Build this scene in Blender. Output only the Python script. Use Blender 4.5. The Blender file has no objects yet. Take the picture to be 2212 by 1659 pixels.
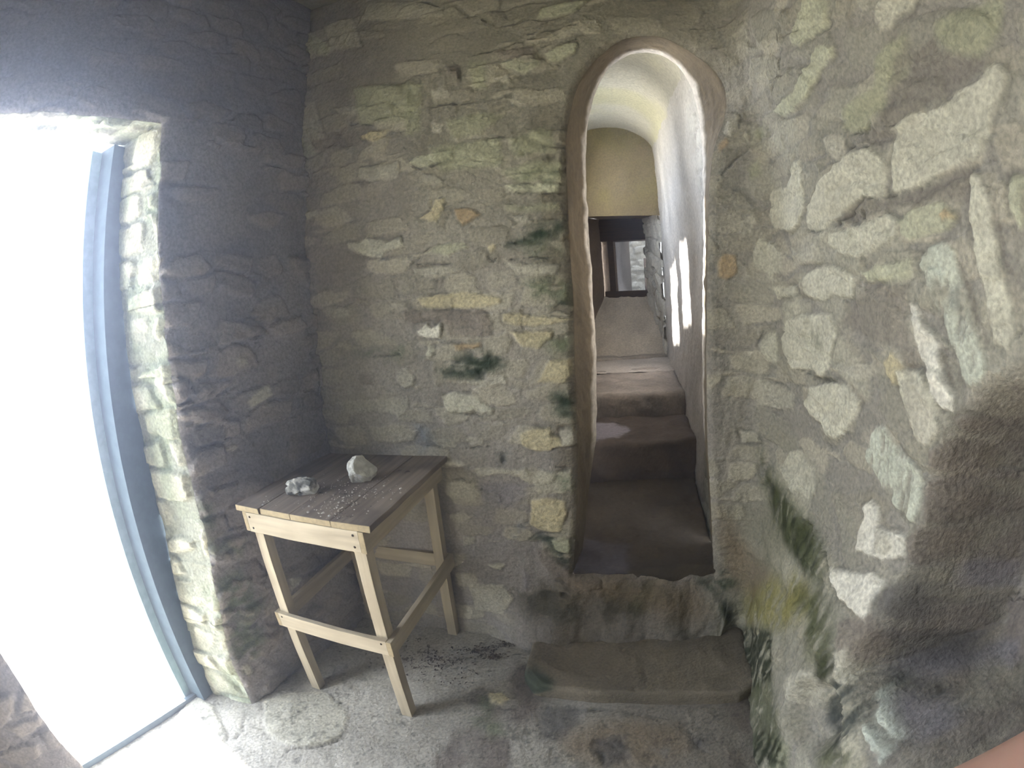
# Vaulted masonry guard room with an arched stair passage, a rough timber table and an open doorway.
import bpy, math, random
import numpy as np
from mathutils import Vector, Matrix

# ------------------------------------------------------------------ camera, sky, sun, exposure
sc = bpy.context.scene
COL = sc.collection
CAM_H, PITCH, ROLL, FPX = 1.4926, 0.1819, -0.0725, 990.97      # action-camera fisheye, 990.97 px per radian at 2212 px wide

def add_camera():
    cd = bpy.data.cameras.new('camera')
    cd.type = 'PANO'
    cd.sensor_width, cd.sensor_height, cd.sensor_fit = 36.0, 27.0, 'HORIZONTAL'
    cd.clip_start, cd.clip_end = 0.01, 200
    k1 = -(2212 / 36.0) / FPX
    for t in (cd, getattr(cd, 'cycles', None)):
        if t is None: continue
        try:
            t.panorama_type = 'FISHEYE_LENS_POLYNOMIAL'
            t.fisheye_fov = math.radians(200)
            t.fisheye_polynomial_k0 = 0.0
            t.fisheye_polynomial_k1 = k1
            t.fisheye_polynomial_k2 = 0.0
            t.fisheye_polynomial_k3 = 0.0
            t.fisheye_polynomial_k4 = 0.0
        except Exception:
            pass
    cam = bpy.data.objects.new('camera', cd)
    COL.objects.link(cam)
    cp, sp, cr, sr = math.cos(PITCH), math.sin(PITCH), math.cos(ROLL), math.sin(ROLL)
    f = Vector((0, cp, -sp)); u = Vector((0, sp, cp)); r = Vector((1, 0, 0))
    r2, u2 = cr * r + sr * u, -sr * r + cr * u
    m = Matrix((r2, u2, -f)).transposed().to_4x4()
    m.translation = Vector((0, 0, CAM_H))
    cam.matrix_world = m
    sc.camera = cam
add_camera()

sc.view_settings.view_transform = 'Standard'
sc.view_settings.look = 'None'
sc.view_settings.gamma = 1.0
sc.view_settings.use_curve_mapping = False
sc.view_settings.exposure = 2.0
cy = sc.cycles
cy.use_denoising = True
try: cy.denoiser = 'OPENIMAGEDENOISE'
except Exception: pass
cy.max_bounces = 6
cy.diffuse_bounces = 5
cy.glossy_bounces = 1
cy.transmission_bounces = 1
cy.volume_bounces = 0
cy.transparent_max_bounces = 4
cy.caustics_reflective = cy.caustics_refractive = False
cy.sample_clamp_indirect = 6.0
cy.use_adaptive_sampling = True
cy.adaptive_threshold = 0.02

w = bpy.data.worlds.new('sky'); sc.world = w; w.use_nodes = True
bg = w.node_tree.nodes['Background']
bg.inputs['Color'].default_value = (0.80, 0.90, 1.08, 1)
bg.inputs['Strength'].default_value = 4.0

sd = bpy.data.lights.new('sun', 'SUN'); sd.energy = 18.0; sd.angle = math.radians(3.0); sd.color = (1.0, 0.97, 0.95)
sun = bpy.data.objects.new('sun', sd); COL.objects.link(sun)
SUN_DIR = Vector((0.82, -0.52, -1.05)).normalized()
sun.rotation_euler = SUN_DIR.to_track_quat('-Z', 'Y').to_euler()
sun.location = (-6, 2, 8)

def portal(name, loc, normal, sx, sy):
    ld = bpy.data.lights.new(name, 'AREA'); ld.shape = 'RECTANGLE'; ld.size, ld.size_y = sx, sy
    ld.cycles.is_portal = True
    o = bpy.data.objects.new(name, ld); COL.objects.link(o)
    o.location = loc
    o.rotation_euler = Vector(normal).to_track_quat('-Z', 'Z').to_euler()
    return o
portal('doorway_sky_portal', (-1.62, 0.86, 1.17), (0.894, -0.447, 0), 1.3, 2.6)
portal('passage_slit_sky_portal', (0.24, 2.25, 2.50), (0.97, -0.15, 0), .7, 1.1)
portal('passage_added_high_portal', (0.40, 3.58, 2.45), (0.97, -0.15, 0), .6, 1.1)  # sky through an unseen opening added for more light in the passage
portal('passage_added_far_portal', (0.55, 4.50, 2.10), (0.97, -0.15, 0), .8, 1.2)  # another added opening, there to light the landing

#GEOM
# ------------------------------------------------------------------ numeric geometry: noise, polygons, wall surfaces
def hsh(ix, iy, seed):
    n = (ix.astype(np.int64) * 374761393 + iy.astype(np.int64) * 668265263 + seed * 1442695041) & 0xFFFFFFFF
    n = ((n ^ (n >> 13)) * 1274126177) & 0xFFFFFFFF
    n = (n ^ (n >> 16)) & 0xFFFFFFFF
    return n.astype(np.float64) / 4294967295.0

def vnoise(x, y, seed=0):
    ix, iy = np.floor(x), np.floor(y)
    fx, fy = x - ix, y - iy
    fx, fy = fx * fx * (3 - 2 * fx), fy * fy * (3 - 2 * fy)
    a, b = hsh(ix, iy, seed), hsh(ix + 1, iy, seed)
    c, d = hsh(ix, iy + 1, seed), hsh(ix + 1, iy + 1, seed)
    return (a + (b - a) * fx) * (1 - fy) + (c + (d - c) * fx) * fy - 0.5

def fbm(x, y, seed=0, octv=4):
    r, a = 0.0, 1.0
    for k in range(octv):
        r = r + a * vnoise(x * 2 ** k + 17.3 * k, y * 2 ** k - 9.1 * k, seed + k)
        a *= 0.5
    return r

def sstep(a, b, x):
    t = np.clip((x - a) / (b - a), 0, 1)
    return t * t * (3 - 2 * t)

def poly_sd(X, Y, P):
    """signed distance to a closed polygon, negative inside"""
    P = np.asarray(P, float)
    d = np.full(X.shape, 1e9); s = np.ones(X.shape)
    n = len(P)
    for i in range(n):
        a, b = P[i], P[(i + 1) % n]
        ex, ey = b - a
        wx, wy = X - a[0], Y - a[1]
        t = np.clip((wx * ex + wy * ey) / (ex * ex + ey * ey + 1e-12), 0, 1)
        d = np.minimum(d, (wx - ex * t) ** 2 + (wy - ey * t) ** 2)
        c1, c2, c3 = Y >= a[1], Y < b[1], ex * wy > ey * wx
        s = np.where((c1 & c2 & c3) | (~c1 & ~c2 & ~c3), -s, s)
    return s * np.sqrt(d)

def path_of(pts, step=0.01):
    """plan polyline -> dense samples: arc length, xy, room-side normal"""
    pts = np.asarray(pts, float)
    seg = np.hypot(*np.diff(pts, axis=0).T); L = np.concatenate([[0], np.cumsum(seg)])
    s = np.arange(0, L[-1], step)
    xy = np.stack([np.interp(s, L, pts[:, 0]), np.interp(s, L, pts[:, 1])], 1)
    t = np.gradient(xy, axis=0); t /= np.hypot(*t.T)[:, None]
    k = np.ones(9) / 9
    nx = np.convolve(np.pad(t[:, 1], 4, 'edge'), k, 'valid'); ny = np.convolve(np.pad(-t[:, 0], 4, 'edge'), k, 'valid')
    ln = np.hypot(nx, ny)
    return s, xy, np.stack([nx / ln, ny / ln], 1)

A0, C0, E0 = np.array([-.83, 1.85]), np.array([.97, 1.505]), np.array([.82, -.1])
d1, d2 = (C0 - A0) / np.linalg.norm(C0 - A0), (E0 - C0) / np.linalg.norm(E0 - C0)
_arc = [C0 - d1 * .15 * (1 - t) ** 2 * 1.0 + d2 * .15 * t ** 2 for t in np.linspace(0, 1, 9)]
PBR = path_of([A0 - d1 * .2] + _arc + [E0, np.array([.80, -1.3])])         # facing wall and right wall, one line in plan
PL = path_of([(-2.25, -1.0), (-1.55, .41), (-1.19, 1.13), (-.74, 2.03)])   # left wall, read towards the corner

def at_path(P, S):
    s, xy, n = P
    return (np.interp(S, s, xy[:, 0]), np.interp(S, s, xy[:, 1]), np.interp(S, s, n[:, 0]), np.interp(S, s, n[:, 1]))
S_SPLIT = .2 + np.linalg.norm(C0 - A0) - .04        # where wall_back ends and wall_right begins
S_DOOR0 = np.hypot(.70, 1.41)                       # near jamb of the doorway on the left wall
S_DOOR1 = S_DOOR0 + np.hypot(.36, .72)              # far jamb at the floor

NICHE = dict(y=.25, z=1.05, r=.39, z0=.50)
def niche_sd(Y, Z):
    up = np.hypot(Y - NICHE['y'], Z - NICHE['z']) - NICHE['r']
    lo = np.maximum(np.abs(Y - NICHE['y']) - NICHE['r'], NICHE['z0'] + .10 * np.abs(Y - .25) - Z)
    return np.where(Z > NICHE['z'], up, lo)

def base_BR(S, Z):
    """large shape of the facing and right walls, metres into the room"""
    x, y, nx, ny = at_path(PBR, S)
    right = sstep(S_SPLIT - .05, S_SPLIT + .10, S)
    foot = np.clip(.03 + (1.40 - y) * .21, 0.02, .17) * (1 - sstep(.25, 1.0, Z + .10 * vnoise(S * 5, Z * 0 + 3, 5))) * right
    foot = foot + (1 - right) * .03 * (1 - sstep(0, .22, Z))
    pile = (1 - right) * sstep(.80, 1.15, S) * .11 * (1 - sstep(.05, .345, Z))      # rough masonry under the threshold
    sdn = niche_sd(y, Z) + .02 * vnoise(y * 14, Z * 14, 9)
    cav = right * .42 * sstep(.0, -.17, sdn)
    low = right * .06 * sstep(.02, -.05, np.hypot((y - .62) / .9, (Z - .40) / .9) - .13)      # hollow under the sill
    bel = .03 * fbm(S * 2.1, Z * 2.1, 31, 2) * right + .022 * fbm(S * 1.7, Z * 1.9, 32, 2)
    return foot + pile - cav - low + bel

def base_L(S, Z):
    return .03 * fbm(S * 3.0, Z * 3.0, 41, 2) + .05 * (1 - sstep(0, .5, Z)) * 0

def jamb_s(Z):
    """far door jamb line along the left wall: the masonry leans in over the opening above the foot"""
    return S_DOOR1 + .12 * sstep(0, 1.0, Z)
#ENDGEOM
# outlines of stones, moss, cracks and shade painted under the niche ledge: surface, kind, then positions on that surface in millimetres
TRACES = """
B h 2660,1892 2730,1931 2790,1971 2880,2013 2960,2033 2960,1994 3070,1935 3090,1918 2950,1899 2830,1889 2760,1887 2720,1833 2690,1829 2600,1889
B h 2480,1683 2610,1735 2650,1717 2690,1714 2780,1716 2870,1724 2950,1744 2990,1737 2960,1661 2910,1680 2870,1690 2780,1686 2700,1686 2560,1666
B h 2540,1476 2600,1512 2770,1513 2750,1467 2780,1378 2820,1334 2780,1307 2710,1370 2620,1370 2460,1404
B w 2740,1829 2770,1880 2830,1885 2910,1877 2950,1886 2970,1895 3040,1897 3100,1913 3120,1899 3120,1876 3090,1843 3060,1820 3040,1781 3000,1744 2950,1748 2900,1744 2840,1725 2780,1723 2720,1724 2710,1735 2720,1789
B w 2320,1741 2420,1811 2500,1835 2580,1861 2650,1851 2690,1818 2700,1781 2690,1721 2650,1720 2610,1732 2550,1717 2480,1689 2400,1666 2310,1678
B w 2060,1832 2090,1847 2200,1843 2270,1906 2310,1904 2310,1835 2310,1748 2250,1696 2200,1685 2070,1715 2050,1765
B w 2440,1654 2560,1660 2620,1666 2700,1680 2730,1661 2720,1618 2680,1610 2630,1591 2570,1579 2480,1597 2430,1629
B g 2730,1655 2780,1681 2870,1685 2910,1662 2920,1647 2890,1626 2820,1617 2770,1610 2730,1628
B o 2870,1661 2890,1668 2920,1649 2880,1643
B w 1970,1642 2000,1684 2080,1653 2130,1609 2130,1561 2060,1556 2060,1515 2030,1557 1970,1575
B v 2210,1626 2360,1635 2380,1593 2370,1580 2210,1573
B w 2270,1535 2340,1564 2430,1564 2500,1552 2550,1524 2530,1475 2470,1480 2430,1486 2370,1465 2280,1484
B g 2580,1541 2640,1557 2770,1569 2780,1534 2750,1523 2600,1521
B w 2050,1507 2220,1510 2230,1484 2080,1466
B w 2110,1331 2150,1397 2260,1418 2410,1427 2440,1383 2410,1293 2360,1236 2300,1248 2170,1234 2120,1275
B m 2250,1352 2330,1366 2360,1334 2310,1318
B w 1980,1296 2020,1344 2070,1344 2080,1295 2070,1227 2020,1239
B v 2490,1279 2560,1309 2620,1319 2640,1293 2580,1271 2520,1258
B G 2560,1927 2580,1979 2630,1989 2710,1988 2750,2058 2830,2069 2880,2061 2870,2016 2840,1987 2770,1968 2730,1939 2680,1915 2650,1894 2590,1906
B g 2460,2315 2530,2329 2560,2346 2660,2286 2620,2221 2540,2220 2460,2230 2410,2263
B w 2800,2140 2820,2169 2880,2175 2960,2133 2920,2111 2860,2112 2840,2095 2810,2107
B G 2960,2032 2970,2055 3040,2049 3170,2021 3140,1966 3110,1945 3070,1937 3000,1968 2970,2002
B g 2180,2115 2290,2116 2360,2114 2430,2156 2490,2166 2540,2189 2610,2155 2610,2128 2530,2119 2430,2071 2330,2060 2250,2070
B v 1920,1712 1930,1747 1980,1780 1990,1744 1970,1694 1920,1682
B o 1830,1601 1860,1627 1900,1622 1900,1559 1860,1538 1830,1546
B w 1980,2077 2000,2093 2010,2072 2000,2051
B o 1880,2051 1910,2079 1920,2052 1880,2013
B v 1910,2108 1960,2175 1980,2163 1960,2107 1930,2080
B G 1980,1939 2010,1972 2030,1968 2030,1916 1990,1902
B G 2030,2087 2080,2101 2080,2055 2030,2054
B W 2760,1473 2790,1469 2810,1431 2850,1406 2870,1375 2880,1343 2900,1318 2860,1312 2820,1348 2790,1379 2780,1428
B b 2800,1563 2820,1597 2870,1599 2910,1583 2920,1538 2940,1495 2950,1443 2980,1403 3000,1363 2980,1334 2940,1327 2920,1359 2880,1419 2850,1472 2820,1519
B w 2970,1705 2980,1720 3000,1716 3030,1683 3030,1653 3020,1621 3030,1592 3030,1540 3050,1492 3060,1446 3050,1412 3010,1412 3000,1469 2980,1522 2970,1573 2960,1638
B g 3070,1694 3080,1709 3110,1702 3090,1610 3080,1618 3070,1658
B y 2670,1331 2700,1358 2730,1340 2760,1302 2790,1297 2700,1281
B v 2460,1927 2500,1929 2560,1899 2550,1850 2500,1835 2490,1865
B K 2600,1704 2600,1674 2590,1678
B d 2890,1502 2910,1507 2920,1472 2920,1467 2900,1480
B c 2310,1678 2370,1669 2410,1665
B c 2480,1676 2550,1696 2610,1732 2650,1720
B c 2690,1720 2770,1723 2830,1723 2870,1734
B c 2170,2129 2220,2175 2290,2217 2310,2266 2340,2292 2340,2349
B c 2320,1745 2380,1786 2410,1814
B c 2490,1840 2560,1872 2630,1858 2650,1850
B c 2590,1906 2650,1894 2680,1915
B c 1860,1904 1890,1941 1940,1987 2000,2028
B c 2210,1234 2320,1228 2440,1244
B c 1970,1296 2000,1348
B c 3070,1435 3080,1440
B v 1950,1109 1980,1174 2040,1163 2170,1144 2160,1090 2060,1067 1980,1074
B w 2230,1125 2280,1191 2390,1226 2500,1240 2570,1209 2510,1113 2450,1066 2390,1063 2360,1092 2270,1093
B b 2600,1065 2620,1137 2670,1177 2740,1137 2820,1117 2860,1088 2850,1033 2840,982 2780,984 2710,1007 2650,1042
B w 2130,869 2170,935 2240,967 2290,944 2350,946 2380,876 2360,828 2290,839 2230,814 2170,836
B W 2650,903 2630,937 2660,963 2700,962 2720,930 2710,910 2830,944 2840,891 2780,851 2730,839 2670,828 2650,874
B v 2710,905 2760,921 2800,895 2780,865 2740,862
B W 2600,728 2690,767 2750,789 2830,805 2820,747 2850,713 2810,713 2710,697 2650,696
B W 2740,787 2760,810 2820,817 2820,809 2780,796
B B 2970,561 2960,573 2990,568 3060,569 3130,557 3140,548 3100,548 3030,550
B B 3030,533 3040,542 3090,542 3150,543 3160,530 3130,530 3080,523
B W 2830,1334 2870,1342 2920,1297 2920,1264 2890,1266 2850,1298
B w 2720,1316 2810,1332 2860,1280 2890,1221 2850,1177 2810,1181 2770,1226 2730,1274
B v 2740,1299 2820,1302 2860,1260 2890,1221 2850,1177 2800,1179
B l 3000,568 3040,583 3100,594 3190,597 3180,579 3160,563 3130,557 3060,569
B n 2860,1036 2850,1074 2880,1112 2910,1123 2930,1101 2940,1054 2920,1009 2900,996 2870,993
B n 2830,937 2850,981 2890,983 2920,963 2920,903 2880,888 2850,895
B n 2920,1254 2950,1269 2980,1253 2960,1221 2930,1226
B n 2860,1170 2910,1207 2940,1202 2960,1173 2930,1128 2900,1125 2870,1134
B l 2920,874 2940,886 2990,855 3020,786 2970,786 2930,813
B d 2810,773 2840,826 2880,852 2910,815 2930,729 2920,711 2870,750 2840,749
B l 2900,605 2940,617 3030,643 3110,694 3160,666 3060,621 3000,596 2940,589
B M 2020,813 2120,788 2310,762 2420,763 2470,704 2470,650 2320,634 2120,670
B M 2230,686 2320,748 2470,753 2530,705 2540,651 2440,634 2280,653
B Y 2050,152 2030,278 2200,413 2260,487 2380,518 2420,605 2530,622 2620,594 2560,499 2430,367 2160,146
B M 2050,58 2220,209 2430,367 2530,347 2600,281 2490,95 2250,-114 2050,-46
B m 2270,-86 2600,281 2740,289 2860,206 2690,-97 2500,-141
B M 2430,-131 2540,38 2660,-19 2580,-109
B M 1910,187 1990,156 2030,148 2050,58 2000,98
B M 1900,325 1950,327 1960,284 1910,281
B m 2450,566 2590,614 2690,581 2700,525 2590,525
B D 2830,453 2870,549 2930,559 3010,542 3040,498 3010,450 3010,388 2870,376
B D 2920,582 2930,588 3010,588 3090,601 3160,608 3100,594 3030,587 2980,572
B M 2760,552 2800,591 2870,542 2810,478
B v 2680,401 2780,513 2830,453 2840,376 2760,354 2680,359
B G 2800,126 2810,236 2870,268 2910,195 2840,89
B c 2320,776 2470,753 2590,716 2680,693
B c 2300,1224 2410,1235 2440,1238
B c 2390,1048 2430,1015 2460,1002
B v 1910,969 1980,962 2010,928 1930,920
B v 1850,1175 1880,1161 1880,1129 1860,1134
B q 1850,655 1940,561 1980,429 1950,326 1870,494
B w 410,1772 410,1791 470,1785 500,1799 560,1779 590,1766 650,1783 660,1742 590,1737 560,1708 510,1719 460,1740
B g 700,2078 730,2096 790,2100 880,2099 880,2068 820,2064 770,2043 730,2057
B g 750,1705 790,1726 830,1728 900,1726 910,1704 870,1695 830,1686 780,1697
B y 700,1531 790,1536 890,1537 930,1530 980,1516 1020,1503 1030,1485 990,1478 910,1474 830,1483 750,1487 720,1500
B v 250,1540 320,1536 390,1517 390,1492 330,1486 280,1502
B W 690,1404 730,1429 750,1410 770,1419 790,1435 780,1369 730,1376 700,1389
B w 730,1352 750,1336 750,1315 730,1291 720,1310
B o 830,1342 890,1341 940,1345 940,1328 890,1324 840,1320
B v 580,1252 630,1264 660,1227 650,1190 610,1181 580,1215
B v 280,1133 360,1139 460,1137 540,1145 620,1140 620,1102 580,1065 530,1081 450,1090 350,1076 300,1109
B w 760,1142 810,1159 870,1149 910,1137 940,1107 970,1084 950,1066 890,1080 830,1074 780,1083
B y 1030,1442 1090,1444 1150,1427 1290,1413 1280,1407 1150,1393 1070,1398 1030,1421
B y 1050,1375 1130,1374 1210,1370 1200,1344 1150,1309 1090,1322 1070,1344
B y 1140,1183 1190,1264 1280,1263 1270,1213 1240,1173 1190,1182
B g 1070,1929 1270,1914 1270,1879 1100,1897
B G 1060,1983 1200,2011 1290,1994 1280,1923 1120,1933
B y 730,1841 780,1862 800,1904 840,1912 830,1856 800,1817 760,1829
B o 870,1857 930,1856 970,1824 900,1789 880,1820
B y 990,1702 1020,1706 1020,1686 1000,1678
B w 200,1962 270,1956 270,1933 210,1931
B v 480,2102 540,2095 600,2091 660,2088 650,2018 540,2033 470,2056
B v 1040,1650 1100,1624 1250,1614 1230,1575 1100,1591
B v 690,1645 800,1647 880,1624 850,1613 780,1607 700,1622
B G 1070,1848 1130,1841 1260,1842 1260,1815 1150,1818 1070,1829
B v 1080,1811 1150,1797 1160,1776 1110,1774
B n 580,1484 740,1484 950,1467 990,1417 980,1370 820,1373 790,1438 660,1442
B n 410,1245 470,1235 470,1205 410,1211
B v 760,2014 820,2004 830,1968 770,1975
B M 1040,1698 1110,1725 1190,1766 1280,1769 1290,1737 1240,1714 1170,1686 1070,1688
B m 1120,1556 1230,1562 1290,1538 1290,1485 1190,1484 1130,1515
B M 1190,1478 1290,1485 1290,1445 1210,1457
B M 750,1244 830,1296 930,1311 1010,1300 1030,1251 970,1226 920,1200 860,1210 760,1222
B v 820,1198 940,1199 1020,1216 1030,1181 930,1178
B M 1200,1140 1270,1152 1270,1040 1220,1070
B m 400,1344 620,1345 610,1308 470,1310
B m 1170,1332 1270,1354 1280,1294 1210,1276
B m 1110,1943 1190,1969 1280,1952 1280,1917 1190,1923
B m 1140,1682 1260,1673 1260,1646 1160,1647
B c 1090,1896 1290,1876
B c 760,1722 690,1666 710,1663 800,1657 860,1647
B c 990,1662 1010,1639 1020,1652
B c 1220,1639 1170,1643 1070,1644
B c 1040,1698 1090,1690
B c 200,1491 180,1336 190,1311
B c 610,1316 480,1316
B c 810,1082 920,1057
B g 0,3137 80,3007 240,2862 340,2731 310,2709 190,2779 70,2891 0,2990 0,3121
B v 480,2860 510,2959 680,2905 790,2854 860,2797 870,2749 760,2773 640,2799
B g 1250,2656 1280,2714 1370,2721 1470,2728 1400,2665 1310,2645
B g 1090,2449 1160,2466 1240,2463 1240,2417 1180,2383 1120,2417
B g 1270,2468 1340,2506 1400,2506 1380,2461 1320,2425 1280,2429
B y 480,2241 530,2252 620,2239 590,2212 550,2197
B w 0,1882 0,1888 80,1870 110,1808 120,1773 50,1819 0,1845
B G 700,2450 770,2416 750,2202 690,2198
B G 960,2484 1030,2471 1030,2335 980,2352
B v 350,2413 460,2398 550,2364 530,2341 410,2365
B v 0,2885 0,2787 0,2679 0,2547 0,2492 0,2601 0,2737
B v 800,2382 870,2385 880,2328 820,2332
B G 860,2229 990,2240 1090,2216 990,2144 880,2143
B v 800,2234 850,2217 840,2176 800,2192
B v 1060,2384 1120,2390 1120,2346
B v 1080,2293 1140,2276 1190,2234 1140,2251
B v 1360,2570 1400,2585 1420,2552 1370,2545
B G 80,2323 210,2304 270,2213 170,2214
B G 1180,2140 1240,2139 1240,2093 1190,2099
B v 1030,2113 1130,2107 1120,2092 1040,2095
B n 220,2347 400,2270 420,2192 270,2231
B n 870,2477 930,2472 920,2411 880,2427
B n 1070,2510 1230,2510 1230,2436 1110,2466
B c 420,2745 470,2852 490,2915
B c 800,2303 870,2305 970,2286
B c 980,2508 1120,2529 1230,2558
B c 440,2312 550,2283
B c 670,2160 690,2139
B c 1260,2507 1400,2525
B c 1190,2574 1310,2586 1410,2604
B D 840,1894 850,1877 840,1864
B y 1060,960 1070,991 1130,1008 1180,1007 1180,977 1210,964 1220,933 1160,914 1110,916 1070,935
B v 1220,1000 1270,1005 1280,937 1220,932
B v 700,966 750,972 810,959 800,933 720,940
B v 840,965 860,977 920,964 910,944 870,936
B W 750,878 790,881 820,872 840,858 810,852 750,862
B v 730,738 750,787 810,795 860,775 890,741 850,698 790,711 740,716
B v 860,842 910,848 1030,840 1080,846 1100,794 1090,778 1050,807 980,822 880,808
B l 880,775 980,789 1080,769 1070,715 990,672 890,699
B v 1100,794 1130,833 1190,820 1250,831 1260,767 1220,736 1120,736
B y 1090,702 1150,715 1220,701 1230,648 1200,564 1130,569 1080,597
B w 880,382 930,397 960,391 940,365 900,370
B v 730,629 800,646 840,627 810,595 750,600
B v 780,519 840,528 830,491 780,479
B M 1070,531 1110,553 1170,561 1210,559 1240,534 1250,489 1260,380 1210,387 1170,450 1150,502 1110,523
B g 1160,524 1210,541 1240,527 1240,459 1190,472
B M 1180,1121 1240,1136 1280,1135 1270,1059 1220,1049 1190,1073
B m 1190,807 1270,812 1260,753 1210,741
B n 1090,485 1140,488 1190,404 1240,372 1240,304 1170,330 1110,410
B n 1210,325 1270,342 1370,317 1370,281 1270,275 1220,297
B b2 640,1031 700,1018 690,921 630,907
B b2 1010,589 1050,604 1050,553 1010,537
B v 780,272 940,288 990,228 930,136 800,134
B l 1030,366 1060,343 1060,276 1030,273
B K 1190,262 1210,265 1240,251 1210,244
B D 960,899 990,912 1000,866 970,854 950,874
B c 680,938 730,934 770,924
B c 840,927 900,935 940,934
B c 890,755 920,734 960,741
B c 1180,921 1280,934
B c 1190,846 1240,844
B c 1070,527 1100,550 1150,558 1200,556
B w 150,999 190,1013 200,992 150,963
L n 2510,1372 2560,1358 2580,1319 2580,1288 2520,1285 2500,1311
L n 2580,1342 2630,1331 2660,1303 2630,1285 2590,1299
L w 2800,1223 2830,1247 2870,1266 2910,1264 2920,1223 2860,1209 2810,1194
L v 2670,1075 2710,1081 2730,1063 2700,1055
L n 2960,1018 3000,1036 3070,1023 3040,972 3000,956
L n 2530,997 2590,994 2700,974 2640,951 2560,929 2530,952
L n 2540,1256 2630,1241 2700,1218 2680,1180 2570,1196
L d 2520,1160 2580,1187 2660,1172 2680,1116 2620,1077 2530,1090
L v 2770,1392 2820,1390 2820,1359 2780,1359
L n 2820,1497 2900,1501 2940,1464 2860,1455
L m 2490,925 2560,895 2530,818 2470,830
L c 2500,1281 2580,1271 2640,1294
L c 2490,1377 2560,1357 2580,1288
L c 3150,1354 3170,1279 3170,1169
L c 2670,1164 2680,1116 2660,1095
L c 2960,1018 2950,963
L m 2470,830 2500,790 2640,713 2610,656 2480,730
L n 2540,706 2570,705 2570,671 2530,676
L n 2590,640 2670,612 2700,529 2660,481 2590,540
L m 2480,630 2590,604 2610,491 2660,391 2550,378 2470,459 2450,550
L m 2460,409 2580,361 2580,254 2500,197 2420,233 2400,320
L v 2420,207 2460,189 2460,141 2430,137 2410,166
L v 2520,440 2580,405 2570,388 2520,417
L w 2800,451 2860,424 2840,388 2790,406
L n 2610,313 2670,274 2630,209 2590,247
L c 2560,178 2590,209
L c 2420,180 2420,143 2460,141
L d 2830,241 2870,287 2930,217
F v -1150,1165 -1018,1249 -901,1270 -797,1234 -735,1143 -739,1026 -851,960 -940,948 -1051,983
F c -853,1269 -831,1237 -794,1221 -749,1198
F c -941,898 -932,927 -890,948 -848,950 -797,979 -757,1005 -740,1049 -744,1087
F c -1193,780 -1176,833 -1182,888 -1177,939 -1172,974 -1189,1055
F v -1523,937 -1491,1096 -1372,1065 -1225,932 -1199,794 -1359,734
F m -234,1296 -199,1304 -168,1261 -178,1197 -214,1238
F m -245,1168 -189,1174 -133,1134 -127,1089 -170,1076 -193,1121 -238,1145
F y -187,1303 -134,1309 -99,1265 -133,1235 -174,1253
F d 37,1212 170,1186 160,1110 98,1032 5,1057 10,1145
F d 37,1212 187,1191 279,1158 179,1172
F c 181,1184 279,1158 399,1104 470,1043
F c 525,1035 556,950 564,867
F q 79,1049 216,1116 376,1075 515,1000 528,893 380,853 185,895 91,963
F d 204,1029 310,1023 314,909 224,888 184,963
F b2 398,931 448,917 431,894
F D 247,1103 262,1092 254,1079
F D 210,965 229,954 221,902
F d 539,948 595,945 568,880 530,900
B m 1980,924 2080,830 2310,795 2490,767 2600,695 2580,652 2360,642 2140,637 2020,752
B q 1900,492 2050,458 2250,469 2100,243 1930,262
B m 2520,612 2620,678 2780,629 2830,545 2720,502
B M 2620,-70 2670,115 2820,256 2900,185 2760,-36
B m 2940,348 3060,484 3140,490 3020,340
B d 2890,716 2930,688 3000,646 3050,631 2970,597 2900,602 2870,689
B n 2760,665 2850,737 2890,683 2900,606 2870,596 2800,613
B v 2810,592 2840,639 2870,610 2910,558 2880,540
B M 2310,898 2350,891 2370,854 2340,859
B G 450,2489 700,2439 740,2256 490,2295
B v 0,2545 260,2479 310,2277 50,2307
B G 790,2123 1070,2117 1070,2002 820,2020
B v 280,2899 430,2893 490,2698 340,2727
B G 1100,2113 1260,2132 1270,2036 1110,2034
B h 3010,1702 3030,1683 3040,1628 3040,1580 3060,1532 3050,1528 3030,1588 3030,1645
B h 2920,1592 2930,1552 2970,1470 3000,1410 2990,1404 2950,1469 2920,1534
B h 2860,1397 2890,1363 2910,1326 2900,1322 2870,1360
B h 2820,2031 2880,2049 2880,2013 2820,1986 2760,1952 2730,1925 2770,1968
B M 1480,296 1590,288 1660,258 1580,200 1520,177 1490,222
B M 1870,182 1940,217 2030,132 2000,90
B M 1780,289 1900,314 2000,281 1890,224
B q 1230,326 1450,335 1780,260 1870,148 1740,139 1440,225 1260,247
"""
ARCH_OUT = [(1.250, 0.350), (1.270, 0.664), (1.280, 0.954), (1.280, 1.222), (1.290, 1.493), (1.290, 1.730), (1.300, 1.941), (1.310, 2.088), (1.340, 2.212), (1.380, 2.318), (1.430, 2.394), (1.490, 2.454), (1.570, 2.510), (1.660, 2.532), (1.750, 2.524), (1.830, 2.478), (1.900, 2.410), (1.940, 2.325), (1.940, 2.234), (1.920, 2.157), (1.880, 2.069), (1.850, 1.985), (1.820, 1.850), (1.800, 1.678), (1.780, 1.374), (1.780, 1.029), (1.810, 0.720), (1.870, 0.313)]
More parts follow.
